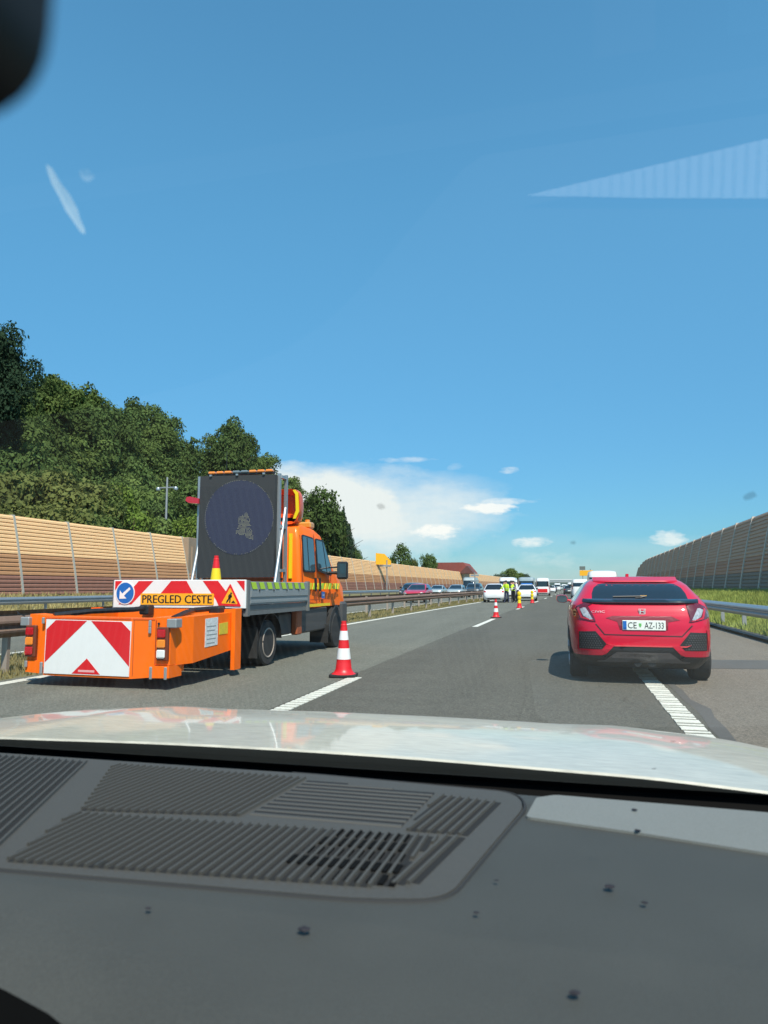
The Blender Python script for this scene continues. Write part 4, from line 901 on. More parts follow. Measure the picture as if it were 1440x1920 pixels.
# ------------------------------------------------------------------ people
def person(label, loc, rz, pose, top, legs, hair, vest=None, group=None):
    root = thing('person', label, 'person', (0, 0, 0), group)
    J = dict(pel=(0, 0, .95), wai=(0, 0, 1.1), che=(0, pose.get('lean', .0), 1.32), nk=(0, pose.get('lean', 0) * 1.3, 1.47), hd=(0, pose.get('lean', 0) * 1.5 + .01, 1.58), ht=(0, pose.get('lean', 0) * 1.5, 1.72))
    V = []; E = []; RD = []
    def a(p, r, pa=None):
        V.append(p); RD.append(r)
        if pa is not None: E.append((pa, len(V) - 1))
        return len(V) - 1
    p0 = a(J['pel'], (.15, .11)); p1 = a(J['wai'], (.14, .10), p0); p2 = a(J['che'], (.17, .12), p1); p3 = a(J['nk'], (.06, .06), p2); p4 = a(J['hd'], (.085, .10), p3); a(J['ht'], (.06, .07), p4)
    st = pose.get('step', .08)
    for sx in (1, -1):
        h = a((sx * .10, 0, .88), (.095, .1), p0); k = a((sx * .12, sx * st * .5 + .02, .48), (.06, .065), h); f = a((sx * .13, sx * st, .09), (.045, .05), k); a((sx * .14, sx * st + .14, .04), (.04, .035), f)
        q = pose.get('arm', 0) if sx > 0 else pose.get('arm2', 0)
        sh = a((sx * .20, J['che'][1], 1.40), (.06, .06), p2); eb = a((sx * .27, J['che'][1] + .05 + q * .12, 1.13 + q * .04), (.042, .042), sh); wr = a((sx * .24, J['che'][1] + .08 + q * .34, .90 + q * .28), (.03, .03), eb); a((sx * .23, J['che'][1] + .10 + q * .42, .82 + q * .33), (.035, .02), wr)
    me = bpy.data.meshes.new('body'); me.from_pydata(V, E, []); o = bpy.data.objects.new('body', me); COL.objects.link(o)
    md = o.modifiers.new('skin', 'SKIN'); md.use_smooth_shade = True
    for i, (rx, ry) in enumerate(RD): me.skin_vertices[0].data[i].radius = (rx, ry)
    me.skin_vertices[0].data[0].use_root = True
    s2 = o.modifiers.new('sub', 'SUBSURF'); s2.levels = 1; s2.render_levels = 1
    m2_ = bpy.data.meshes.new_from_object(o.evaluated_get(bpy.context.evaluated_depsgraph_get()))
    bpy.data.objects.remove(o); m2_.name = 'body'
    for m_ in (legs, top, SKIN, JEANS): m2_.materials.append(m_)
    for p in m2_.polygons:
        z = p.center.z; x = abs(p.center.x)
        p.material_index = 3 if z < .09 else 0 if z < .96 and not x > .185 else 2 if (z < .86 and x > .185) or z > 1.475 else 1
    b = bpy.data.objects.new('body', m2_); COL.objects.link(b); b.parent = root
    mb = MB(); mb.lathe([(.02, 1.745), (.07, 1.73), (.098, 1.68), (.10, 1.62), (.085, 1.58)], (0, J['hd'][1] - .018, 0), n=12); mb.build('hair', hair, root)
    if vest:
        mb = MB(); ring = [(.185, .10, .93), (.185, .125, 1.1), (.205, .145, 1.3), (.17, .12, 1.43)]; vs = []
        for rx, ry, z in ring: vs += [(rx * math.cos(t), ry * math.sin(t) + (J['che'][1] * (z - .93) / .45), z) for t in np.linspace(0, 2 * PI, 16, endpoint=False)]
        mb.add(vs, [(i * 16 + k, i * 16 + (k + 1) % 16, i * 16 + 16 + (k + 1) % 16, i * 16 + 16 + k) for i in range(3) for k in range(16)], True); v = mb.build('vest', vest, root)
        mb = MB(); vs = []
        for rx, ry, z in ((.192, .12, 1.06), (.198, .135, 1.11)): vs += [(rx * math.cos(t), ry * math.sin(t) + (J['che'][1] * (z - .93) / .45), z) for t in np.linspace(0, 2 * PI, 16, endpoint=False)]
        mb.add(vs, [(k, (k + 1) % 16, 16 + (k + 1) % 16, 16 + k) for k in range(16)], True); mb.build('reflective_band', WREFL, v)
    root.location = loc; root.rotation_euler = (0, 0, rz); return root
person('person in a yellow hi-vis vest and dark trousers standing beside the white hatchback', (-4.35, 56.4, 0), R(150), dict(lean=.05, arm=.8), HIVIS, NAVY, HAIR, HIVIS)
person('person in a yellow-green vest leaning forward, right of the other hi-vis vest', (-3.90, 57.6, 0), R(60), dict(lean=.14, arm=1, arm2=.6), NAVY, JEANS, HAIR, HIVIS)
person('person in a white shirt and dark blue trousers nearest to the patrol car', (-3.55, 57.0, 0), R(100), dict(lean=.08, arm=.7), SHIRT, NAVY, SHIRT)
person('person in black beside the person in the white shirt', (-4.0, 58.8, 0), R(190), dict(arm=.3), JEANS, JEANS, HAIR)
person('person in a bright orange jacket partly behind the white hatchback', (-4.95, 61.9, 0), R(180), dict(arm=.5), HIOR, NAVY, HAIR, HIOR)

# ------------------------------------------------------------------ the maintenance truck
T = thing('maintenance_truck', 'orange crew-cab maintenance truck with a grey flatbed in the left lane', 'truck', (-5.58, 12.4, 0))
XR = -4.63; XL = -6.53; XC = -5.58
prof = [(12.28, .86), (12.28, 2.12), (12.36, 2.34), (12.55, 2.42), (13.25, 2.38), (13.55, 2.28), (13.80, 2.05), (14.28, 1.58), (14.75, 1.40), (15.08, 1.22), (15.2, .98), (15.2, .86)]
def cabx(z, y=13): return .955 - max(0, z - 1.3) * .085 - (max(0, y - 14.2) * .10) - (max(0, z - 2.25) * .35)
mb = MB(); n = len(prof); sec = []
rows = [(-1.0, 0), (-.985, .0), (-.93, .04), (0, .055), (.93, .04), (.985, 0), (1.0, 0)]
cy_, cz_ = 13.5, 1.5
vs = []
for fx, grow in [(-1.0, -.06), (-.985, -.025), (-.93, 0), (-.4, .012), (.4, .012), (.93, 0), (.985, -.025), (1.0, -.06)]:
    for (y, z) in prof:
        dy, dz = y - 13.6, z - 1.45; L_ = math.hypot(dy, dz); k = (1 + grow / L_) if z > .87 else 1
        yy, zz = 13.6 + dy * k, (1.45 + dz * k if z > .87 else z); vs.append((XC + fx * cabx(zz, yy), yy, zz))
fs = [(r_ * n + i, r_ * n + (i + 1) % n, (r_ + 1) * n + (i + 1) % n, (r_ + 1) * n + i) for r_ in range(7) for i in range(n)] + [tuple(range(n)), tuple(range(7 * n, 8 * n))]
mb.add(vs, fs, True); mb.build('cab', ORNG, T)
def tS(y, z, o=0): return (XC + cabx(z, y) + o, y, z)     # right flank of the cab
def tSL(y, z, o=0): return (XC - cabx(z, y) - o, y, z)
def tpatch(name, pts, m, off=.006, thick=.02, cell=.2, parent=T, both=True):
    mb = MB(); patch(mb, pts, tS, off, thick, cell); o = mb.build(name, m, parent)
    if both: mb = MB(); patch(mb, pts, tSL, off, thick, cell); mb.build(name, m, parent)
    return o
def rounded(q, r=.05, n=3):
    out = []; L = len(q)
    for i in range(L):
        p, a, b = Vector(q[i]), Vector(q[i - 1]), Vector(q[(i + 1) % L]); u = (a - p).normalized() * r; v = (b - p).normalized() * r
        for k in range(n + 1):
            t = k / n; w_ = p + u * (1 - t) ** 2 + v * t ** 2; out.append((w_.x, w_.y))
    return out
W1 = [(12.46, 1.55), (13.06, 1.55), (13.06, 2.16), (12.50, 2.19)]; W2 = [(13.24, 1.60), (13.52, 1.56), (14.02, 1.52), (14.02, 1.66), (13.66, 2.14), (13.24, 2.16)]
tpatch('window_frame', rounded([(a + (.03 if a > 12.8 else -.03), b + (.03 if b > 1.8 else -.03)) for a, b in W1], .07), BLACK, .006, .02)
tpatch('side_window', rounded(W1, .05), GLASSB, .010, .02)
tpatch('window_frame', rounded([(13.21, 1.56), (13.50, 1.52), (14.06, 1.47), (14.06, 1.66), (13.68, 2.18), (13.21, 2.19)], .05), BLACK, .006, .02)
tpatch('side_window', rounded(W2, .04), GLASSB, .010, .02)
tpatch('window_bar', [(12.70, 1.56), (12.73, 1.56), (12.73, 2.17), (12.70, 2.17)], BLACK, .014, .01)
tpatch('window_bar', [(13.74, 1.53), (13.77, 1.53), (13.62, 2.15), (13.59, 2.15)], BLACK, .014, .01)
seam = mat('door_seam', (.30, .05, .003), .7)
for q in ([(12.36, .90), (12.372, .90), (12.372, 2.2), (12.36, 2.2)], [(13.13, .90), (13.142, .90), (13.142, 2.26), (13.13, 2.26)], [(13.93, 1.20), (13.942, 1.20), (14.02, 1.5), (14.01, 1.5)], [(12.36, 1.0), (13.93, 1.0), (13.93, 1.012), (12.36, 1.012)]):
    tpatch('door_seam', q, seam, .004, .01)
for y0 in (12.98, 13.24): tpatch('door_handle', rounded([(y0, 1.16), (y0 + .06, 1.16), (y0 + .06, 1.42), (y0, 1.42)], .02), BLACK, .03, .03)
tpatch('yellow_stripe', [(12.3, .872), (13.92, .872), (13.92, .925), (12.3, .925)], YREFL, .005, .01)
mb_l = MB(); mb_y = MB()
for f_ in (tS, tSL):
    for k in range(10):
        y0 = 12.40 + k * .235
        if y0 > 14.6: break
        patch(mb_l if k % 2 == 0 else mb_y, [(y0, 1.20), (y0 + .16, 1.20), (y0 + .235, 1.32), (y0 + .075, 1.32)], f_, .005, .01, .3)
mb_l.build('lime_stripe', LIME, T); mb_y.build('yellow_check', YREFL, T)
bd = tpatch('door_badge', [(13.42, 1.02), (13.57, 1.02), (13.57, 1.15), (13.42, 1.15)], BLUE, .006, .01, both=False)
mb = MB(); letters(mb, 'DARS', .04, lambda u, v, o: tS(13.495 + u, 1.085 + v, o), 0, 0, .009, w=.12); mb.build('badge_lettering', WREFL, bd)
# grey lower body, sills and front bumper
mb = MB(); mb.box(-6.5, -4.66, 12.3, 13.86, .40, .858, .03); mb.build('sill', DGREY, T)
mb = MB(); mb.box(-6.5, -4.66, 14.85, 15.26, .38, .93, .05); mb.build('front_bumper', DGREY, T)
mb = MB(); arc = [(14.35 + .47 * math.cos(a), .36 + .47 * math.sin(a)) for a in np.linspace(-.1, PI + .1, 18)]
patch(mb, [(13.80, .42)] + arc[::-1] + [(14.90, .42)] + [(14.92, .45), (14.92, .87), (13.78, .87)], lambda u, v, o: (-4.655 + o, u, v), .0, .05, .4) if False else None
mb = MB(); patch(mb, arc, lambda u, v, o: tS(u, max(v, .3), o), .004, .1, .3); mb.build('wheel_arch', BLACKR, T)
mb = MB(); patch(mb, arc, lambda u, v, o: tSL(u, max(v, .3), o), .004, .1, .3); mb.build('wheel_arch', BLACKR, T)
ar2 = [(14.35 + .52 * math.cos(a), .36 + .52 * math.sin(a)) for a in np.linspace(.0, PI, 18)]
mb = MB(); mb.add([tS(u, max(.36, v), .012) for u, v in ar2] + [tS(14.35 + (u - 14.35) * .9, .36 + (v - .36) * .9, .012) for u, v in ar2], [(i, i + 1, i + 19, i + 18) for i in range(17)]); mb.build('arch_trim', DGREY, T)
# rear of the cab: window, corner stripes
mb = MB(); mb.box(-5.95, -4.98, 12.262, 12.30, 1.52, 2.12, .03); mb.build('rear_window', GLASS, T)
mb = MB(); mb.box(-4.865, -4.805, 12.245, 12.29, 1.40, 2.22); mb.build('corner_stripe', YREFL, T)
mb = MB(); mb.box(-6.36, -6.30, 12.245, 12.29, 1.40, 2.22); mb.build('corner_stripe', YREFL, T)
mb = MB(); mb.box(-6.2, -4.9, 12.24, 12.28, 1.20, 1.42, .02); mb.build('rear_pressing', ORNGF, T)
mb = MB(); mb.add([(-6.3, 13.60, 2.23), (-4.86, 13.60, 2.23), (-4.72, 14.26, 1.62), (-6.44, 14.26, 1.62)], [(0, 1, 2, 3)]); mb.v = [(x, y + .03, z + .03) for x, y, z in mb.v]; mb.build('windscreen', GLASS, T)
# orange roof fairing with yellow edge, open side towards the bed
out = rounded([(-6.42, 2.40), (-4.78, 2.40), (-4.70, 2.62), (-4.72, 3.06), (-6.44, 3.06), (-6.46, 2.62)], .16, 4)
mb = MB(); nn = len(out); vs = []
for y, k in ((12.36, 1.0), (12.50, 1.0), (12.72, .93), (12.86, .70)):
    vs += [(XC + (u - XC) * k, y, 2.40 + (v - 2.40) * k) for u, v in out]
mb.add(vs, [(r_ * nn + i, r_ * nn + (i + 1) % nn, (r_ + 1) * nn + (i + 1) % nn, (r_ + 1) * nn + i) for r_ in range(3) for i in range(nn)] + [tuple(range(3 * nn, 4 * nn))], True)
vs = [(u, 12.36, v) for u, v in out] + [(XC + (u - XC) * .96, 12.38, 2.40 + (v - 2.40) * .96 + .01) for u, v in out] + [(XC + (u - XC) * .85, 12.62, 2.40 + (v - 2.40) * .85 + .02) for u, v in out]
mb.add(vs, [(r_ * nn + i, r_ * nn + (i + 1) % nn, (r_ + 1) * nn + (i + 1) % nn, (r_ + 1) * nn + i) for r_ in range(2) for i in range(nn)] + [tuple(range(2 * nn, 3 * nn))], True)
fa = mb.build('roof_fairing', ORNGF, T)
mb = MB(); mb.prism([(-4.775, 2.50), (-4.715, 2.62), (-4.735, 2.98), (-4.80, 3.04), (-4.84, 3.03), (-4.79, 2.95), (-4.775, 2.65), (-4.83, 2.50)], lambda u, v, w: (u, w, v), 12.335, 12.36); mb.build('fairing_stripe', YREFL, fa)
mb = MB(); mb.box(-6.2, -4.84, 13.32, 13.56, 2.40, 2.53, .03); mb.build('beacon_bar', mat('amber_bar', (.55, .25, .04), .3, coat=.5), T)
mb = MB(); mb.tube([(-4.95, 13.44, 2.52), (-4.95, 13.44, 2.58)], .05, 12); mb.build('beacon', LENSA, T)
# mirrors
for sx in (1, -1):
    x0 = XC + sx * .95
    mb = MB(); a, b = sorted((x0 + sx * .16, x0 + sx * .38)); mb.box(a, b, 13.86, 13.98, 1.40, 1.76, .03); mm = mb.build('wing_mirror', BLACK, T)
    mb = MB(); mb.tube([(x0 - sx * .02, 13.9, 1.53), (x0 + sx * .2, 13.9, 1.53)], .035, 6); mb.tube([(x0 - sx * .02, 13.9, 1.64), (x0 + sx * .2, 13.9, 1.64)], .02, 6); mb.build('mirror_arm', BLACK, mm)
    mb = MB(); mb.box(a + .02, b - .02, 13.852, 13.858, 1.44, 1.72); mb.build('mirror_glass', GLASSB, mm)
    for dx in ((0,) if True else ()): wheel(T, XC + sx * .86, 14.35, .36, .22, side=sx, rim=CHROME, spokes=0)
    wheel(T, XC + sx * .86, 10.80, .36, .20, side=sx, rim=BLACK, spokes=0); wheel(T, XC + sx * .62, 10.80, .36, .20, side=sx, rim=BLACK, spokes=0)
    mb = MB(); mb.tube([(XC + sx * .958, 10.80 + .225 * math.cos(a), .36 + .225 * math.sin(a)) for a in np.linspace(0, 2 * PI, 33)], .014, 6, cap=False); mb.build('rim_edge', CORTL, T)
    mb = MB()                                         # rear mudguard
    pts = [(10.80 + .46 * math.cos(t), .38 + .44 * math.sin(t)) for t in np.linspace(.05, PI - .05, 12)]
    for (u0, v0), (u1, v1) in zip(pts[:-1], pts[1:]):
        a, b = sorted((XC + sx * .50, XC + sx * 1.0)); mb.add([(a, u0, v0), (b, u0, v0), (b, u1, v1), (a, u1, v1), (a, u0, v0 + .015), (b, u0, v0 + .015), (b, u1, v1 + .015), (a, u1, v1 + .015)], [(0, 1, 2, 3), (4, 5, 6, 7), (0, 1, 5, 4), (2, 3, 7, 6), (1, 2, 6, 5), (0, 3, 7, 4)])
    mb.build('mudguard', BLACK, T)
    mb = MB(); a, b = sorted((XC + sx * .52, XC + sx * 1.0)); mb.box(a, b, 10.28, 10.30, .16, .62); mb.build('mudflap', BLACKR, T)
    mb = MB(); a, b = sorted((XC + sx * .60, XC + sx * .98)); mb.box(a, b, 13.72, 13.75, .14, .5); mb.build('mudflap', BLACKR, T)
# bed
mb = MB(); mb.box(-6.66, -4.50, 9.66, 12.24, .90, .975); mb.build('bed_floor', ALUD, T)
mb = MB(); mb.box(-4.53, -4.475, 9.74, 12.22, .985, 1.325, .006); mb.box(-4.475, -4.462, 9.78, 12.18, 1.10, 1.19); mb.box(-4.475, -4.465, 9.78, 12.18, 1.01, 1.045); sd = mb.build('dropside', ALU, T)
for k in range(4): mb = MB(); mb.box(-4.462, -4.452, 10.05 + k * .55, 10.075 + k * .55, 1.18, 1.21); mb.build('latch', BLACK, sd)
for k in range(8):
    y0 = 9.84 + k * .29; mb = MB(); mb.prism([(y0, 1.215), (y0 + .17, 1.215), (y0 + .10, 1.318), (y0 - .07, 1.318)], lambda u, v, w: (w, u, v), -4.474, -4.466); mb.build('lime_stripe', LIME, sd)
mb = MB(); mb.box(-6.68, -6.63, 9.74, 12.22, .985, 1.325, .006); mb.build('dropside', ALU, T)
for x in (-4.53, -6.70):
    for y in (9.66, 12.20): mb = MB(); mb.box(x, x + .07, y, y + .07, .82, 1.345); mb.build('corner_post', ALUD, T)
mb = MB(); mb.box(-6.63, -4.53, 9.655, 9.70, .93, 1.34); mb.build('tailgate', ALUD, T)
mb = MB(); mb.box(-4.58, -4.50, 9.70, 12.2, .83, .895); mb.box(-6.66, -6.58, 9.70, 12.2, .83, .895); mb.build('bed_rail', ALUD, T)
mb = MB(); mb.box(-6.0, -5.9, 9.8, 15, .55, .80); mb.box(-5.26, -5.16, 9.8, 15, .55, .80); mb.box(-6.4, -4.8, 9.75, 9.85, .6, .8); mb.build('chassis', BLACK, T)
mb = MB(); mb.tube([(-5.0, 11.25, .62), (-5.0, 12.1, .62)], .2, 12); mb.box(-4.95, -4.68, 11.35, 11.95, .42, .80, .03); mb.build('fuel_tank', DGREY, T)
mb = MB(); mb.box(-4.72, -4.60, 12.02, 12.27, .40, .83, .02); mb.build('side_bracket', RUST, T)
mb = MB(); mb.tube([(-6.4, 10.80, .36), (-4.75, 10.80, .36)], .09, 10); mb.lathe([(.16, -.12), (.2, 0), (.16, .12)], (-5.58, 10.8, .36), 'x', 12); mb.build('rear_axle', BLACK, T)
# lower rear lamps
for x in (-6.45, -4.80): mb = MB(); mb.box(x, x + .12, 9.64, 9.68, .68, .78, .01); mb.build('tail_light', LENSR, T)

# tailgate sign board
SB = thing('warning_board', 'red and white striped board on the tailgate reading PREGLED CESTE', 'sign board', (-5.56, 9.62, .93))
bx0, bx1, bz0, bz1, by = -6.655, -4.475, .935, 1.35, 9.612
mb = MB(); mb.box(bx0, bx1, by, by + .035, bz0, bz1, .006); mb.build('board', WREFL, SB)
fb = lambda u, v, w: (bx0 + (u - 575) / 863 * (bx1 - bx0), by - w, bz1 - (v - 95) / 172 * (bz1 - bz0))
for q in ([(585, 101), (633, 101), (585, 160)], [(745, 101), (842, 101), (700, 247), (612, 247)], [(960, 101), (1060, 101), (1108, 178), (893, 178)], [(820, 250), (835, 240), (905, 240), (915, 250)], [(1075, 250), (1085, 240), (1160, 240), (1172, 250)],
          [(1165, 101), (1262, 101), (1335, 190), (1290, 247), (1268, 247), (1252, 215)], [(1380, 101), (1430, 101), (1430, 165)]):
    mb = MB(); mb.prism(q, fb, .0, .002); mb.build('red_stripe', RREFL, SB)
mb = MB(); mb.prism([(x, y) for x, y in rounded([(762, 178), (1240, 178), (1240, 248), (762, 248)], 8)], fb, .002, .008); pk = mb.build('text_plate', SIGNY, SB)
P_, F_ = text_shape('PREGLED CESTE', 50, 452); mb = MB(); mb.add([fb(u + 1001, 213 - v, .0095) for u, v in P_], F_)
# second pass of the same letters a touch wider gives them their weight
for du in (-1.6, 1.6): mb.add([fb(u + 1001 + du, 213 - v, .0097 + abs(du) * 1e-4 + (.0002 if du > 0 else 0)) for u, v in P_], F_)
mb.build('lettering', BLACK, pk)
circ = lambda cx, cy, r, n=36, ax=1.0: [(cx + r * ax * math.cos(2 * PI * k / n), cy + r * math.sin(2 * PI * k / n)) for k in range(n)]
kx = .88
mb = MB(); mb.prism(circ(657, 176, 71, ax=.9), fb, .002, .010); rd = mb.build('round_sign', WREFL, SB)
mb = MB(); mb.prism(circ(657, 176, 65, ax=.9), fb, .010, .012); mb.build('blue_disc', BLUE, rd)
mb = MB(); mb.prism([(686, 140), (694, 152), (650, 193), (668, 210), (620, 212), (622, 160), (638, 180)], fb, .012, .014); mb.build('arrow', WREFL, rd)
mb = MB(); mb.prism(rounded([(1342, 118), (1412, 254), (1266, 250)], 8), fb, .002, .012); wt = mb.build('works_sign', RREFL, SB)
mb = MB(); mb.prism(rounded([(1342, 142), (1392, 240), (1289, 237)], 6), fb, .012, .014); mb.build('yellow_field', SIGNY, wt)
mb = MB()
for q in ([(1336, 182), (1352, 182), (1356, 200), (1342, 206), (1330, 200)], [(1334, 202), (1342, 204), (1332, 226), (1322, 234), (1318, 230)], [(1340, 204), (1348, 204), (1346, 232), (1338, 234)], [(1352, 186), (1356, 192), (1336, 212), (1332, 208)], [(1350, 234), (1364, 218), (1380, 236)]): mb.prism(q, fb, .014, .0155)
mb.prism(circ(1350, 176, 6, 12), fb, .014, .0155); mb.build('digging_figure', BLACK, wt)

# LED arrow board on the bed
LB = thing('led_arrow_board', 'large dark LED arrow screen on a galvanised frame on the truck bed', 'display screen', (-5.45, 11.3, .98))
mb = MB(); mb.prism([(-6.19, 1.40), (-4.765, 1.41), (-4.755, 3.165), (-6.17, 3.185)], lambda u, v, w: (u, w, v), 11.30, 11.42); mb.build('screen_case', SCREEN, LB)
fl = lambda u, v, w: (u, 11.30 - w, v)
mb = MB(); mb.prism(circ(-5.42, 2.44, .635, 56), fl, .0, .003); ds = mb.build('blue_disc', SCREENB, LB)
mb = MB(); c0 = circ(-5.42, 2.44, .648, 56); c1_ = circ(-5.42, 2.44, .636, 56); mb.add([fl(u, v, .004) for u, v in c0 + c1_], [(i, (i + 1) % 56, 56 + (i + 1) % 56, 56 + i) for i in range(56)]); mb.build('led_ring', SCREENB, LB)
def inside(px, py, q):
    c = False
    for i in range(len(q)):
        (x1, y1), (x2, y2) = q[i - 1], q[i]
        if (y1 > py) != (y2 > py) and px < (x2 - x1) * (py - y1) / (y2 - y1) + x1: c = not c
    return c
AQ = [(-5.44, 2.42), (-5.27, 2.52), (-5.22, 2.40), (-5.13, 2.03), (-5.50, 2.17), (-5.42, 2.27)]
mb = MB()
for i in range(30):
    for j in range(30):
        u, v = -5.55 + i * .022, 1.98 + j * .022
        if inside(u, v, AQ) and rng.random() < .8: mb.add([fl(u, v, .007), fl(u + .012, v, .007), fl(u + .012, v + .012, .007), fl(u, v + .012, .007)], [(0, 1, 2, 3)])
for k in range(120):
    a = 2 * PI * k / 120; u, v = -5.42 + .64 * math.cos(a), 2.44 + .64 * math.sin(a)
    if rng.random() < .75: mb.add([fl(u, v, .006), fl(u + .010, v, .006), fl(u + .010, v + .010, .006), fl(u, v + .010, .006)], [(0, 1, 2, 3)])
mb.build('led_dots', mat('led_dot', (.26, .25, .17), .5), LB)
mb = MB(); mb.box(-6.05, -4.80, 11.33, 11.40, 3.19, 3.215); rl = mb.build('lamp_rail', BLACK, LB)
for k in range(8):
    x = -6.03 + k * .155; mb = MB(); mb.box(x, x + .13, 11.30, 11.40, 3.215, 3.262, .015); mb.build('warning_lamp', LENSA if k not in (3, 4) else mat('unlit_lamp', (.14, .18, .20), .3), LB)
for k in range(3): mb = MB(); x = -5.98 + k * .5; mb.box(x, x + .04, 11.27, 11.3, 3.17, 3.20); mb.build('clamp', GALV, LB)
for x, y in ((-4.735, 11.44), (-4.70, 11.66), (-6.25, 11.44), (-6.25, 11.66)):
    mb = MB(); mb.box(x - .025, x + .025, y - .03, y + .03, .975, 3.20); mb.build('frame_post', GALV, LB)
for x in (-4.71, -6.25):
    mb = MB(); mb.tube([(x + .02, 11.10, 1.0), (x + .02, 11.62, 2.62)], .028, 8); mb.build('frame_brace', GALV, LB)
    for z in (1.5, 2.25, 3.12): mb = MB(); mb.box(x - .03, x + .03, 11.44, 11.66, z, z + .05); mb.build('frame_crossbar', GALV, LB)
mb = MB(); mb.box(-6.25, -4.7, 11.62, 11.68, 1.36, 1.40); mb.build('frame_crossbar', RUST, LB)
mb = MB(); mb.prism([(-6.42, 2.82), (-6.44, 2.76), (-6.38, 2.72), (-6.18, 2.70), (-6.18, 2.79), (-6.36, 2.83)], fl, -.10, .02); mb.build('red_side_lamp', LENSR, LB)
mb = MB(); mb.tube([(-5.7, 11.36, 3.26), (-5.7, 11.36, 3.62)], .006, 5); mb.build('aerial', BLACK, LB)

# crash attenuator behind the truck
AT = thing('crash_attenuator', 'orange crash cushion with red and white chevrons behind the truck', 'crash attenuator', (-5.68, 7.9, .15))
YA = 7.90
mb = MB(); mb.prism([(-6.44, .135), (-5.18, .125), (-4.86, .155), (-4.86, .86), (-5.2, .855), (-6.44, .875)], lambda u, v, w: (u, w, v), YA, YA + .32); mb.build('rear_panel', ORNG, AT)
mb = MB(); mb.prism([(-6.72, .18), (-6.47, .16), (-6.44, .20), (-6.44, .88), (-6.70, .90)], lambda u, v, w: (u, w, v), YA + .03, YA + .30); mb.build('left_wing', ORNG, AT)
mb = MB(); mb.prism([(-4.86, .30), (-4.66, .30), (-4.665, .875), (-4.86, .87)], lambda u, v, w: (u, w, v), YA + .01, YA + .30); rw = mb.build('right_wing', ORNG, AT)
mb = MB(); mb.prism([(-4.92, .145), (-4.655, .15), (-4.655, .295), (-4.92, .29)], lambda u, v, w: (u, w, v), YA - .015, YA + .28); mb.build('lower_flap', ORNG, AT)
mb = MB(); mb.prism([(-6.71, .17), (-6.50, .155), (-6.50, .31), (-6.71, .32)], lambda u, v, w: (u, w, v), YA + .0, YA + .28); mb.build('lower_flap', ORNG, AT)
mb = MB(); mb.prism([(-6.42, .838), (-5.19, .822), (-5.205, .152), (-6.425, .160)], lambda u, v, w: (u, w, v), YA - .012, YA - .001); pn = mb.build('chevron_panel', WREFL, AT)
def fc(u, v, w):
    x = -6.42 + 1.23 * u - .006 * v; zt = .838 - .016 * u; zb = .160 - .008 * u; return (x, YA - .012 - w, zt + (zb - zt) * v)
for q in ([(.115, .012), (.485, .012), (.008, .80), (.008, .19)], [(.535, .012), (.885, .012), (.992, .18), (.992, .82)], [(.505, .70), (.335, .985), (.665, .985)]):
    mb = MB(); mb.prism(q, fc, .0, .002); mb.build('red_chevron', RREFL, pn)
mb = MB(); mb.prism([(.41, .91), (.60, .91), (.60, .95), (.41, .95)], fc, .002, .003); mb.build('maker_strip', mat('pink_print', (.7, .35, .35), .5), pn)
mb = MB(); mb.box(-6.72, -4.66, YA + .3, YA + .34, .2, .84); mb.build('inner_plate', ORNG, AT)
# lamp clusters
for x0, cols in ((-4.79, (LENSR, LENSA, WREFL)), (-6.67, (LENSR, LENSA, LENSR))):
    mb = MB(); mb.box(x0 - .035, x0 + .12, YA - .04, YA + .01, .36, .76, .01); cl = mb.build('lamp_cluster', mat('lamp_box_brown', (.14, .03, .01), .5), AT)
    for k, m_ in enumerate(cols): mb = MB(); mb.box(x0 - .02, x0 + .09, YA - .056, YA - .04, .635 - k * .122, .735 - k * .122, .012); mb.build('lamp_lens', m_, cl)
# bolts and plates
for x, z in ((-4.93, .80), (-4.93, .72), (-4.90, .24), (-4.90, .17), (-4.70, .24), (-4.70, .17), (-6.46, .82), (-6.46, .26), (-6.46, .19), (-6.69, .27)):
    mb = MB(); mb.box(x - .018, x + .018, YA - .03, YA - .005, z - .04, z + .04, .006); mb.build('bolt_plate', GALVD, AT)
mb = MB(); mb.lathe([(.014, -.005), (.014, .01)], (-4.82, YA - .005, .80), 'y', 10); mb.build('bolt_hole', BLACK, AT)
for x0 in (-4.70, -6.80): mb = MB(); mb.box(x0, x0 + .13, YA - .03, YA + .12, .75, .86, .01); mb.build('hinge_bracket', GALVD, AT)
for z in (.40, .55, .70): mb = MB(); mb.lathe([(.012, -.006), (.015, 0), (.015, .01)], (-4.70, YA - .002, z), 'y', 8); mb.build('bolt', GALVD, AT)
mb = MB(); mb.box(-5.18, -4.87, YA - .006, YA, .845, .862); mb.box(-6.43, -5.2, YA - .010, YA, .845, .868, .003); mb.build('top_fold', ORNGF, AT)
mb = MB(); mb.box(-5.165, -5.158, YA - .003, YA + .01, .16, .84); mb.box(-4.862, -4.855, YA - .003, YA + .01, .16, .84); mb.build('panel_seam', mat('orange_seam', (.35, .05, .003), .7), AT)
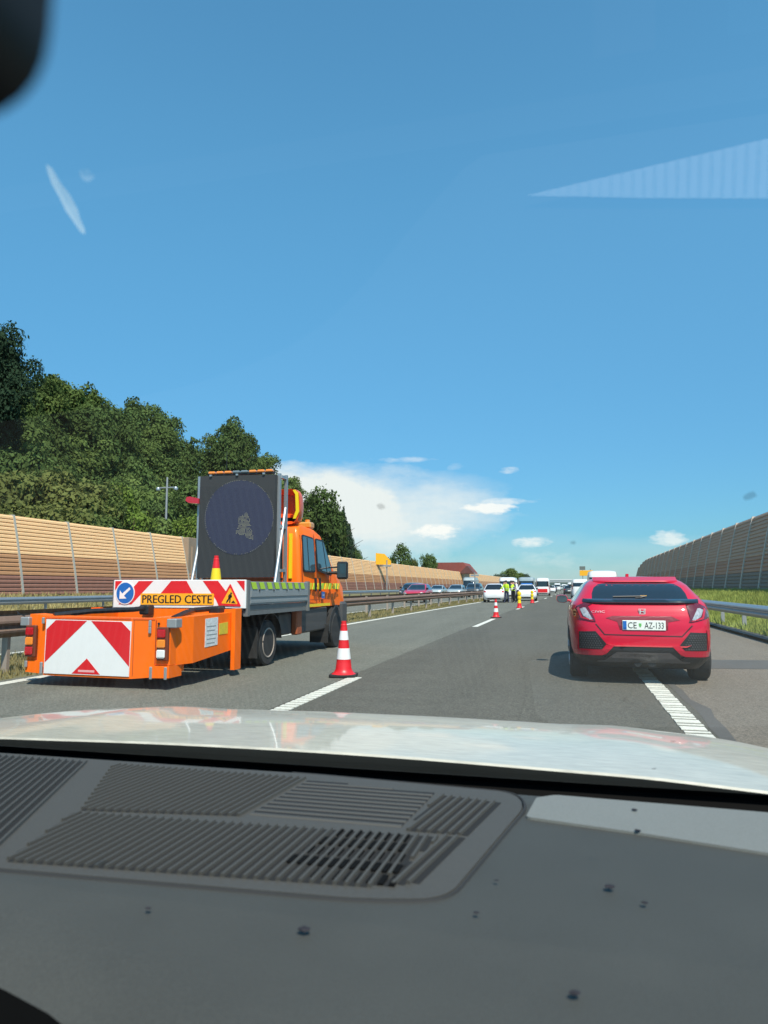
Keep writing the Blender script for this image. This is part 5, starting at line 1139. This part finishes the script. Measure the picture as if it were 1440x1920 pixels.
# side arms with the tapered orange boxes
def arm(sx):
    f = lambda x: -5.68 + sx * x
    plan = [(1.00, 7.98), (1.10, 8.32), (1.10, 9.42), (.72, 9.42), (.72, 7.98)]
    zt, zb = .87, lambda y: .29 + max(0, y - 8.35) * .07
    mb = MB(); nn = len(plan)
    mb.add([(f(x), y, zb(y)) for x, y in plan] + [(f(x), y, .87 + (y - 8) * .012) for x, y in plan], [tuple(range(nn)), tuple(range(nn, 2 * nn))] + [(i, (i + 1) % nn, (i + 1) % nn + nn, i + nn) for i in range(nn)]); return mb.build('side_box', ORNG, AT)
ra = arm(1); arm(-1)
mb = MB(); mb.prism([(8.62, .46), (8.97, .47), (8.97, .84), (8.62, .83)], lambda u, v, w: (w, u, v), -4.58, -4.575); st = mb.build('instruction_label', STICK, ra)
mb = MB(); P_, F_ = text_shape('~~~ ~~', .1, .2) if False else ([], [])
for k in range(5): mb.box(-4.575, -4.5735, 8.66, 8.88 + .03 * (k % 3), .50 + k * .055, .513 + k * .055)
mb.build('label_print', mat('print_grey', (.25, .28, .28), .6), st)
mb = MB(); mb.prism([(9.02, .60), (9.27, .60), (9.27, .76), (9.02, .75)], lambda u, v, w: (w, u, v), -4.58, -4.575); mb.build('yellow_label', STICKY, ra)
for sx in (1, -1):
    x = -5.68 + sx * 1.11; a, b = sorted((x, x + sx * .06)); mb = MB(); mb.box(a, b, 9.36, 9.56, .09, .94); mb.build('end_plate', ORNG, AT)
mb = MB(); mb.box(-6.79, -4.57, 9.38, 9.50, .70, .93); mb.build('cross_plate', ORNG, AT)
mb = MB(); mb.box(-6.6, -4.75, 9.0, 9.3, .35, .7, .02); mb.box(-6.3, -5.1, 8.3, 9.0, .45, .62, .02); mb.build('inner_frame', BLACK, AT)
mb = MB(); mb.tube([(-4.72, 8.06, .86), (-4.80, 8.5, .915), (-4.95, 9.0, .93), (-4.72, 9.42, .95)], .035, 8); mb.build('hydraulic_hose', BLACK, AT)
mb = MB(); mb.tube([(-6.45, 8.06, .88), (-6.2, 8.5, .92), (-5.9, 9.0, .93), (-5.85, 9.40, .95)], .035, 8); mb.build('hydraulic_hose', BLACK, AT)
mb = MB(); mb.box(-5.95, -5.8, 9.2, 9.38, .85, .99, .02); mb.box(-4.85, -4.68, 9.2, 9.38, .86, .97, .02); mb.build('hose_clamp', BLACK, AT)
mb = MB()
for k in range(12): a_ = k / 12; mb.box(-6.6 + 1.85 * a_, -6.54 + 1.85 * a_, 9.30, 9.36, .12, .36)
mb.build('mud_brush', BLACKR, AT)
mb = MB(); mb.tube([(-6.78, 7.93, .87), (-6.85, 7.9, .90), (-6.88, 7.9, .93)], .008, 5); mb.build('cable', BLACK, AT)

# ------------------------------------------------------------------ our own car: bonnet, cowl, windscreen, dashboard, roof
OC = thing('own_car', 'white bonnet and dark grey dashboard of the car the photograph is taken from', 'car', (-.55, 1.2, 0))
def hz_(x, y):
    u = (x + .56) / 1.12; v = (y - 1.36) / .92
    z = .926 - .038 * v - .044 * max(0, v) ** 2.6 - .030 * abs(u) ** 2.2 - .05 * max(0, abs(u) - .8) ** 2 * 8
    z += .007 * math.exp(-((abs(u) - .62) / .10) ** 2) * min(1, max(0, v + .3))
    z -= .34 * max(0, v - .93) ** 1.6 * 3 + .5 * max(0, v - 1.0) ** 1.3
    return z
mb = MB(); vs = []; nx, ny = 64, 48
for j in range(ny + 1):
    v = (j / ny) ** 1.6
    for i in range(nx + 1):
        u = -1 + 2 * i / nx
        x = -.56 + u * 1.15; yb = 1.392 - .050 * u * u; yf_ = 2.42 - .30 * u * u - .25 * u ** 6; y = yb + (yf_ - yb) * v
        vs.append((x, y, hz_(x, y)))
fs = [(j * (nx + 1) + i, j * (nx + 1) + i + 1, (j + 1) * (nx + 1) + i + 1, (j + 1) * (nx + 1) + i) for j in range(ny) for i in range(nx)]
base = len(vs)                                   # rear lip folded down
for i in range(nx + 1): x, y, z = vs[i]; vs.append((x, y - .003, z - .004))
for i in range(nx + 1): x, y, z = vs[i]; vs.append((x, y + .01, z - .05))
fs += [(i, i + 1, base + i + 1, base + i) for i in range(nx)]
mb.add(vs[:base + nx + 1], fs, True); mb.build('bonnet', HOOD, OC)
mb = MB(); mb.add(vs[base:], [(i, i + 1, nx + 2 + i, nx + 1 + i) for i in range(nx)]); mb.build('bonnet_seal', COWL, OC)
# flanks, bumper and wheels of our own car, below the bonnet
S2 = Shell([(.2, .8, -1.6, 2.35), (.35, .88, -1.7, 2.52), (.6, .92, -1.75, 2.55), (.72, .92, -1.75, 2.45), (.78, .90, -1.7, 2.2)], 7); mb = MB()
rg = S2.rings([.2, .28, .35, .5, .6, .72, .78], 48); mb.add([(x - .56, y, z) for r_ in rg for x, y, z in r_], [(i * 48 + k, i * 48 + (k + 1) % 48, i * 48 + 48 + (k + 1) % 48, i * 48 + 48 + k) for i in range(6) for k in range(48)], True); mb.build('lower_body', HOOD, OC)
for sx in (1, -1): wheel(OC, -.56 + sx * .80, 1.55, .33, .22, side=sx)
# cowl below the windscreen
mb = MB(); vs = []; n = 40
for i in range(n + 1):
    u = -1 + 2 * i / n; x = -.56 + u * 1.12; e = .045 * u * u
    vs += [(x, 1.43 - e, .80), (x, 1.375 - e, .895), (x, 1.30 - e, .885), (x, 1.23 - e, .862), (x, 1.20 - e, .74)]
mb.add(vs, [(5 * i + k, 5 * i + 5 + k, 5 * i + 6 + k, 5 * i + 1 + k) for i in range(n) for k in range(4)], True); mb.build('cowl', COWL, OC)
mb = MB(); mb.tube([(-1.45, 1.28, .90), (-1.1, 1.275, .905), (-.55, 1.215, .915), (-.35, 1.19, .90)], [.012, .018, .016, .008], 6); mb.tube([(-.35, 1.19, .895), (-.62, 1.30, .885)], .014, 6); mb.build('wiper', BLACK, OC)
mb = MB(); mb.tube([(-.55, 1.30, .892), (-.1, 1.285, .90), (.42, 1.19, .905)], [.012, .018, .008], 6); mb.build('wiper', BLACK, OC)
# dashboard top
def dz(x, y): return .95 - .012 * max(0, (y - .95) / .2) ** 2 - .02 * max(0, .55 - y) ** 2 * 10
def yedge(x): return float(np.interp(x, [-1.25, -.75, -.55, -.45, -.38, -.32, -.26, -.18, -.10], [.60, .565, .54, .518, .495, .465, .42, .345, .275]))
mb = MB(); vs = []; nx, ny = 60, 24
for j in range(ny + 3):
    for i in range(nx + 1):
        x = -1.25 + 1.62 * i / nx; y0 = yedge(x); y1 = 1.132 - .05 * ((x + .56) / 1.0) ** 2
        if j <= ny: y = y0 + (y1 - y0) * j / ny; z = dz(x, y) - (.02 * (1 - j / 3) ** 2 if j < 3 else 0)
        elif j == ny + 1: y = y1 + .006; z = dz(x, y1) - .02
        else: y = y1 + .006; z = .80
        vs.append((x, y, z))
base = len(vs)
ev = [vs[i] for i in range(nx + 1)] + [(-1.25 + 1.62 * i / nx, yedge(-1.25 + 1.62 * i / nx) - .004, .86) for i in range(nx + 1)]
fs = [(j * (nx + 1) + i, j * (nx + 1) + i + 1, (j + 1) * (nx + 1) + i + 1, (j + 1) * (nx + 1) + i) for j in range(ny + 2) for i in range(nx)]
mb.add(vs, fs, True); D = mb.build('dashboard', DASH, OC)
mb = MB(); mb.add(ev, [(i, nx + 1 + i, nx + 2 + i, i + 1) for i in range(nx)]); mb.build('dashboard_front', DASHD, OC)
mb = MB(); mb.box(-1.62, .62, .16, 1.05, .80, .82); mb.build('reflection_blocker', DASHD, OC)  # unseen black sheet added so the windscreen mirrors dark below the dash
# grille insert: rounded plate, slightly proud, ribs on it
gp = [(-1.10, 1.120), (-.40, 1.118), (-.078, 1.092), (-.060, 1.03), (-.118, .715), (-.20, .695), (-.62, .672), (-1.10, .70)]
mb = MB(); mb.prism(rounded(gp, .032, 6), lambda u, v, w: (u, v, w), .944, .9516); G = mb.build('grille_insert', DASHP, D)
# shallow groove round the insert
mb = MB(); o1 = rounded([(-.62, 1.122), (-.40, 1.121), (-.074, 1.095), (-.056, 1.03), (-.115, .711), (-.20, .691), (-.62, .668), (-1.10, .696)], .034, 6)[7:-7]
mb.tube([(x, y, .9500) for x, y in o1], .0022, 6); mb.build('insert_seam', mat('seam_dark', (.02, .02, .02), .8), D)
ub = bpy.data.meshes.new('rib'); q = MB(); q.prism([(-.5, 0), (.5, 0), (.32, 1), (-.32, 1)], lambda u, v, w: (u, w, v), 0, 1); _o = q.build('rib', DASHP); UB = _o.data; bpy.data.objects.remove(_o)
UD_ = MB(); UD_.box(-.5, .5, 0, 1, 0, 1); _o = UD_.build('slot', DASHD); UD = _o.data; bpy.data.objects.remove(_o); _o = UD_.build('groove', DASHG); UDG = _o.data; bpy.data.objects.remove(_o)
def seg(data, name, a, b, w, z0, h):
    o = bpy.data.objects.new(name, data); COL.objects.link(o); o.parent = D; wo_ = woff(D); a, b = Vector(a), Vector(b); d = b - a
    o.location = Vector((a.x, a.y, z0)) - wo_; o.rotation_euler = (0, 0, math.atan2(-d.x, d.y)); o.scale = (w, d.length, h); return o
def clip(poly, p, d):
    """segment of the line p+t*d inside a convex-ish polygon"""
    ts = []; n = len(poly)
    for i in range(n):
        a = Vector(poly[i]); b = Vector(poly[(i + 1) % n]); e = b - a; den = d.x * e.y - d.y * e.x
        if abs(den) < 1e-9: continue
        w_ = a - p; t = (w_.x * e.y - w_.y * e.x) / den; s_ = (w_.x * d.y - w_.y * d.x) / den
        if 0 <= s_ <= 1: ts.append(t)
    if len(ts) < 2: return None
    return p + d * min(ts), p + d * max(ts)
def ribs(poly, org, ang, step, n, w=.0048, h=.0038, cut=None):
    d = Vector((math.cos(ang), math.sin(ang))); nn_ = Vector((-d.y, d.x))
    for k in range(n):
        c = clip(poly, Vector(org) + nn_ * step * k, d)
        if c and (c[1] - c[0]).length > .012: seg(UB, 'rib', c[0], c[1], w, .9516, h)
        c = clip(poly, Vector(org) + nn_ * step * (k + .5), d)
        if c and (c[1] - c[0]).length > .012: seg(UDG, 'groove', c[0], c[1], step - w * 1.0, .9516, .0006)
PB = [(-.745, 1.095), (-.400, 1.090), (-.418, .895), (-.635, .865)]
PC = [(-.392, 1.082), (-.190, 1.058), (-.205, .905), (-.410, .895)]
PD = [(-.638, .855), (-.150, .880), (-.192, .722), (-.598, .690)]
PE = [(-.182, 1.052), (-.092, 1.036), (-.119, .893), (-.196, .893)]
PA = [(-1.08, 1.10), (-.795, 1.098), (-.625, .700), (-1.08, .72)]
ribs(PB, (-.36, .80), R(84), .0118, 36)
ribs(PC, (-.5, .908), R(0), .0175, 11, w=.0085, h=.0014)
ribs(PD, (-.13, .60), R(88), .0118, 44)
ribs(PE, (-.06, .60), R(79), .0125, 22); ribs([(-.146, .885), (-.120, .885), (-.148, .745), (-.186, .726)], (-.06, .60), R(79), .0125, 22)
ribs(PA, (-.55, .70), R(113), .0125, 34)
rs = random.Random(3)
for r_ in range(5):                                # vent slots between the lower ribs
    for k in range(12):
        x = -.175 - k * .0118 - r_ * .004; y = .728 + r_ * .031
        if k > 11 - r_ or (r_ < 1 and k > 7): continue
        seg(UD, 'slot', (x, y, 0), (x + .001, y + .022, 0), .0060, .9521, .0022)
# paler grey strip inlaid where the dash reads brighter on the right
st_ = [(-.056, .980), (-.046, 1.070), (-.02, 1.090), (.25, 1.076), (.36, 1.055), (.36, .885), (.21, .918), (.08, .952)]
mb = MB(); mb.prism(rounded(st_, .006, 2), lambda u, v, w: (u, v, w), .940, .953); mb.build('pale_strip', DASHL, D)
# crumbs on the dash
for (x, y, r_), lab in zip([(-.226, .617, .0052), (.036, .774, .0050), (0, .573, .0042), (.066, .744, .0032), (-.085, .685, .0026), (-.38, .62, .003), (-.074, .762, .0022), (.083, 1.039, .0036), (.079, .953, .0040)],
                           ['dark crumb lying alone on the dash in front of the grille insert', 'largest dark crumb on the right half of the dash', 'dark crumb low on the right of the dash near the bottom', 'small crumb just below the largest crumb on the right', 'tiny crumb right of the grille corner', 'crumb at the left below the ribbed insert', 'tiny crumb close to the corner of the grille insert', 'crumb in the middle of the light grey strip', 'crumb on the lower edge of the light grey strip']):
    bm = bmesh.new(); bmesh.ops.create_icosphere(bm, subdivisions=2, radius=r_)
    for v in bm.verts: v.co *= 1 + rs.uniform(-.22, .22); v.co.z *= .3; v.co.x *= 1.2; v.co *= .85
    me = bpy.data.meshes.new('crumb'); bm.to_mesh(me); bm.free(); me.materials.append(mat('crumb_dark', (.012, .01, .014), .8))
    o = bpy.data.objects.new('crumb', me); COL.objects.link(o); o.location = (x, y, .955); tag(o, lab, 'crumb')
# windscreen, roof, pillars
b0, t0 = Vector((0, 1.20, .94)), Vector((0, .02, 1.742))
nrm = Vector((0, -(t0.z - b0.z), (t0.y - b0.y))).normalized()
mb = MB(); mb.add([(-1.5, b0.y, b0.z), (.62, b0.y, b0.z), (.56, .28, 1.5653), (-1.47, .28, 1.5653), (.54, .10, 1.635), (-1.46, .10, 1.635), (.52, -.34, 1.69), (-1.45, -.34, 1.69)], [(0, 1, 2, 3), (3, 2, 4, 5), (5, 4, 6, 7)]); mb.build('windscreen', PANE, OC)
mb = MB(); mb.add([(-1.5, 1.197, .937), (.62, 1.197, .937), (.62, 1.180, .9485), (-1.5, 1.180, .9485), (-1.5, 1.150, .895), (.62, 1.150, .895)], [(0, 1, 2, 3), (0, 1, 5, 4)]); mb.build('glass_edge_shade', DASHD, OC)  # black glass edge, plus black filler painting the shadowed gap below it
mb = MB(); mb.prism([(-1.46, 1.695), (.54, 1.695), (.48, 1.75), (-1.4, 1.75)], lambda u, v, w: (u, w, v), -1.9, -.34); mb.build('roof', HOOD, OC)
mb = MB(); mb.box(-1.3, .5, -1.5, .325, .3, .34); mb.box(-1.3, .5, .22, .255, .34, .90); mb.build('cabin_floor', BLACKR, OC)
mb = MB(); mb.prism([(-1.44, 1.65), (.52, 1.65), (.50, 1.692), (-1.42, 1.692)], lambda u, v, w: (u, w, v), -1.85, -.36); mb.build('headliner', DGREY, OC)
for x0, x1 in ((.62, .52), (-1.56, -1.48)): mb = MB(); mb.tube([(x0 + .03, 1.22, .93), (x0 - .03, .28, 1.565), (x1 + .03, -.34, 1.70)], .04, 8); mb.build('pillar', BLACK, OC)
# bug spots and pale marks on the glass
def onscreen(x, y): t = (y - b0.y) / (t0.y - b0.y); return Vector((x, y, b0.z + t * (t0.z - b0.z)))
def spot(x, y, r, m, label, el=1.0, ang=0):
    c = onscreen(x, y); ax = Vector((1, 0, 0)); ay = (t0 - b0).normalized(); nn_ = ax.cross(ay)
    if nn_.z > 0: nn_ = -nn_
    pts = []; k = 14
    for i in range(k): a = 2 * PI * i / k; rr = r * rs.uniform(.75, 1.2); u, v = rr * math.cos(a) * el, rr * math.sin(a); u, v = u * math.cos(ang) - v * math.sin(ang), u * math.sin(ang) + v * math.cos(ang); pts.append((u, v))
    mb = MB(); mb.add([c + nn_ * .0015] + [c + ax * u + ay * v + nn_ * .0004 for u, v in pts], [(0, 1 + i, 1 + (i + 1) % k) for i in range(k)])
    o = mb.build('glass_mark', m); tag(o, label, 'bug spot'); return o
SP = bpy.data.materials.new('smudge'); SP.use_nodes = True; t = SP.node_tree; t.nodes.clear(); o_ = N(t, 'ShaderNodeOutputMaterial'); a_ = N(t, 'ShaderNodeBsdfTransparent'); d_ = N(t, 'ShaderNodeBsdfDiffuse'); d_.inputs[0].default_value = (.10, .11, .11, 1); mx = N(t, 'ShaderNodeMixShader'); mx.inputs[0].default_value = .30
t.links.new(a_.outputs[0], mx.inputs[1]); t.links.new(d_.outputs[0], mx.inputs[2]); t.links.new(mx.outputs[0], o_.inputs[0])
for x, y, r_, lab in [(-.162, .635, .0040, 'dark bug spot on the windscreen in front of the pale cloud'), (.149, .635, .0048, 'dark bug spot on the windscreen at the right, above the dark barrier'), (.009, .684, .0026, 'small bug spot on the windscreen above the far yellow sign'), (.136, 1.046, .0036, 'bug spot on the windscreen over the right part of the bonnet'), (.119, 1.128, .0034, 'lowest bug spot on the windscreen, over the rear edge of the bonnet')]:
    spot(x, y, r_, SP, lab)
SM = SP.copy(); SM.name = 'pale_streak'; SM.node_tree.nodes['Diffuse BSDF'].inputs[0].default_value = (.75, .8, .72, 1); SM.node_tree.nodes['Mix Shader'].inputs[0].default_value = .45  # thin pale film for the streak and mark high on the left
tl_ = SM.node_tree.nodes.new('ShaderNodeBsdfTranslucent'); tl_.inputs[0].default_value = (.85, .9, .8, 1); SM.node_tree.links.new(tl_.outputs[0], SM.node_tree.nodes['Mix Shader'].inputs[2]); SM.node_tree.nodes['Mix Shader'].inputs[0].default_value = .30
spot(-.307, .378, .0046, SM, 'pale elongated streak high on the left of the windscreen', 4.6, R(90))
SM2 = SM.copy(); SM2.node_tree.nodes['Mix Shader'].inputs[0].default_value = .10
spot(-.284, .366, .0045, SM2, 'faint round mark on the windscreen right of the pale streak')
# white mesh cloth lying on the near edge of the dash, mirrored by the windscreen
WM = mat('white_mesh_cloth', (.90, .92, .92), .7)
mb = MB()
CXS = [-.032, .101, .243, .42]
def cl(x, t): return float(np.interp(x, CXS, [.3362, .323, .309, .288])) * (1 - t) + float(np.interp(x, CXS, [.3368, .356, .374, .402])) * t
for k in range(22):
    vs = []; xs_ = np.linspace(-.032, .42, 24)
    for x in xs_: vs += [(x, cl(x, k / 22), .9578), (x, cl(x, (k + .74) / 22), .9578), (x, cl(x, (k + .74) / 22), .9584), (x, cl(x, k / 22), .9584)]
    mb.add(vs, [(4 * i + q, 4 * i + (q + 1) % 4, 4 * i + 4 + (q + 1) % 4, 4 * i + 4 + q) for i in range(23) for q in range(4)])
for k in range(36):
    x = -.03 + k * .0125; mb.box(x, x + .0072, cl(x, 0), cl(x, 1), .9585, .9590)
tag(mb.build('mesh_cloth', WM), 'white mesh cloth on the near edge of the dash, seen mirrored in the windscreen', 'cloth')
# dark rounded block added close to the lens at the upper left
mb = MB(); cx_, cy_, cz_ = -0.0621, 0.0705, 1.3096; ring = rounded([(-.055, -.001), (.001, .0), (.002, .05), (-.055, .05)], .011, 5); nn = len(ring); vs = []
for yy, k in ((-.030, .86), (-.026, 1.0), (-.004, 1.0), (.0, .9)): vs += [(cx_ + u * k, cy_ + yy, cz_ + v * k) for u, v in ring]
mb.add(vs, [(r_ * nn + i, r_ * nn + (i + 1) % nn, (r_ + 1) * nn + (i + 1) % nn, (r_ + 1) * nn + i) for r_ in range(3) for i in range(nn)] + [tuple(range(nn)), tuple(range(3 * nn, 4 * nn))], True)
mb.build('dark_blob', mat('blob_black', (.004, .004, .005), .6), OC)
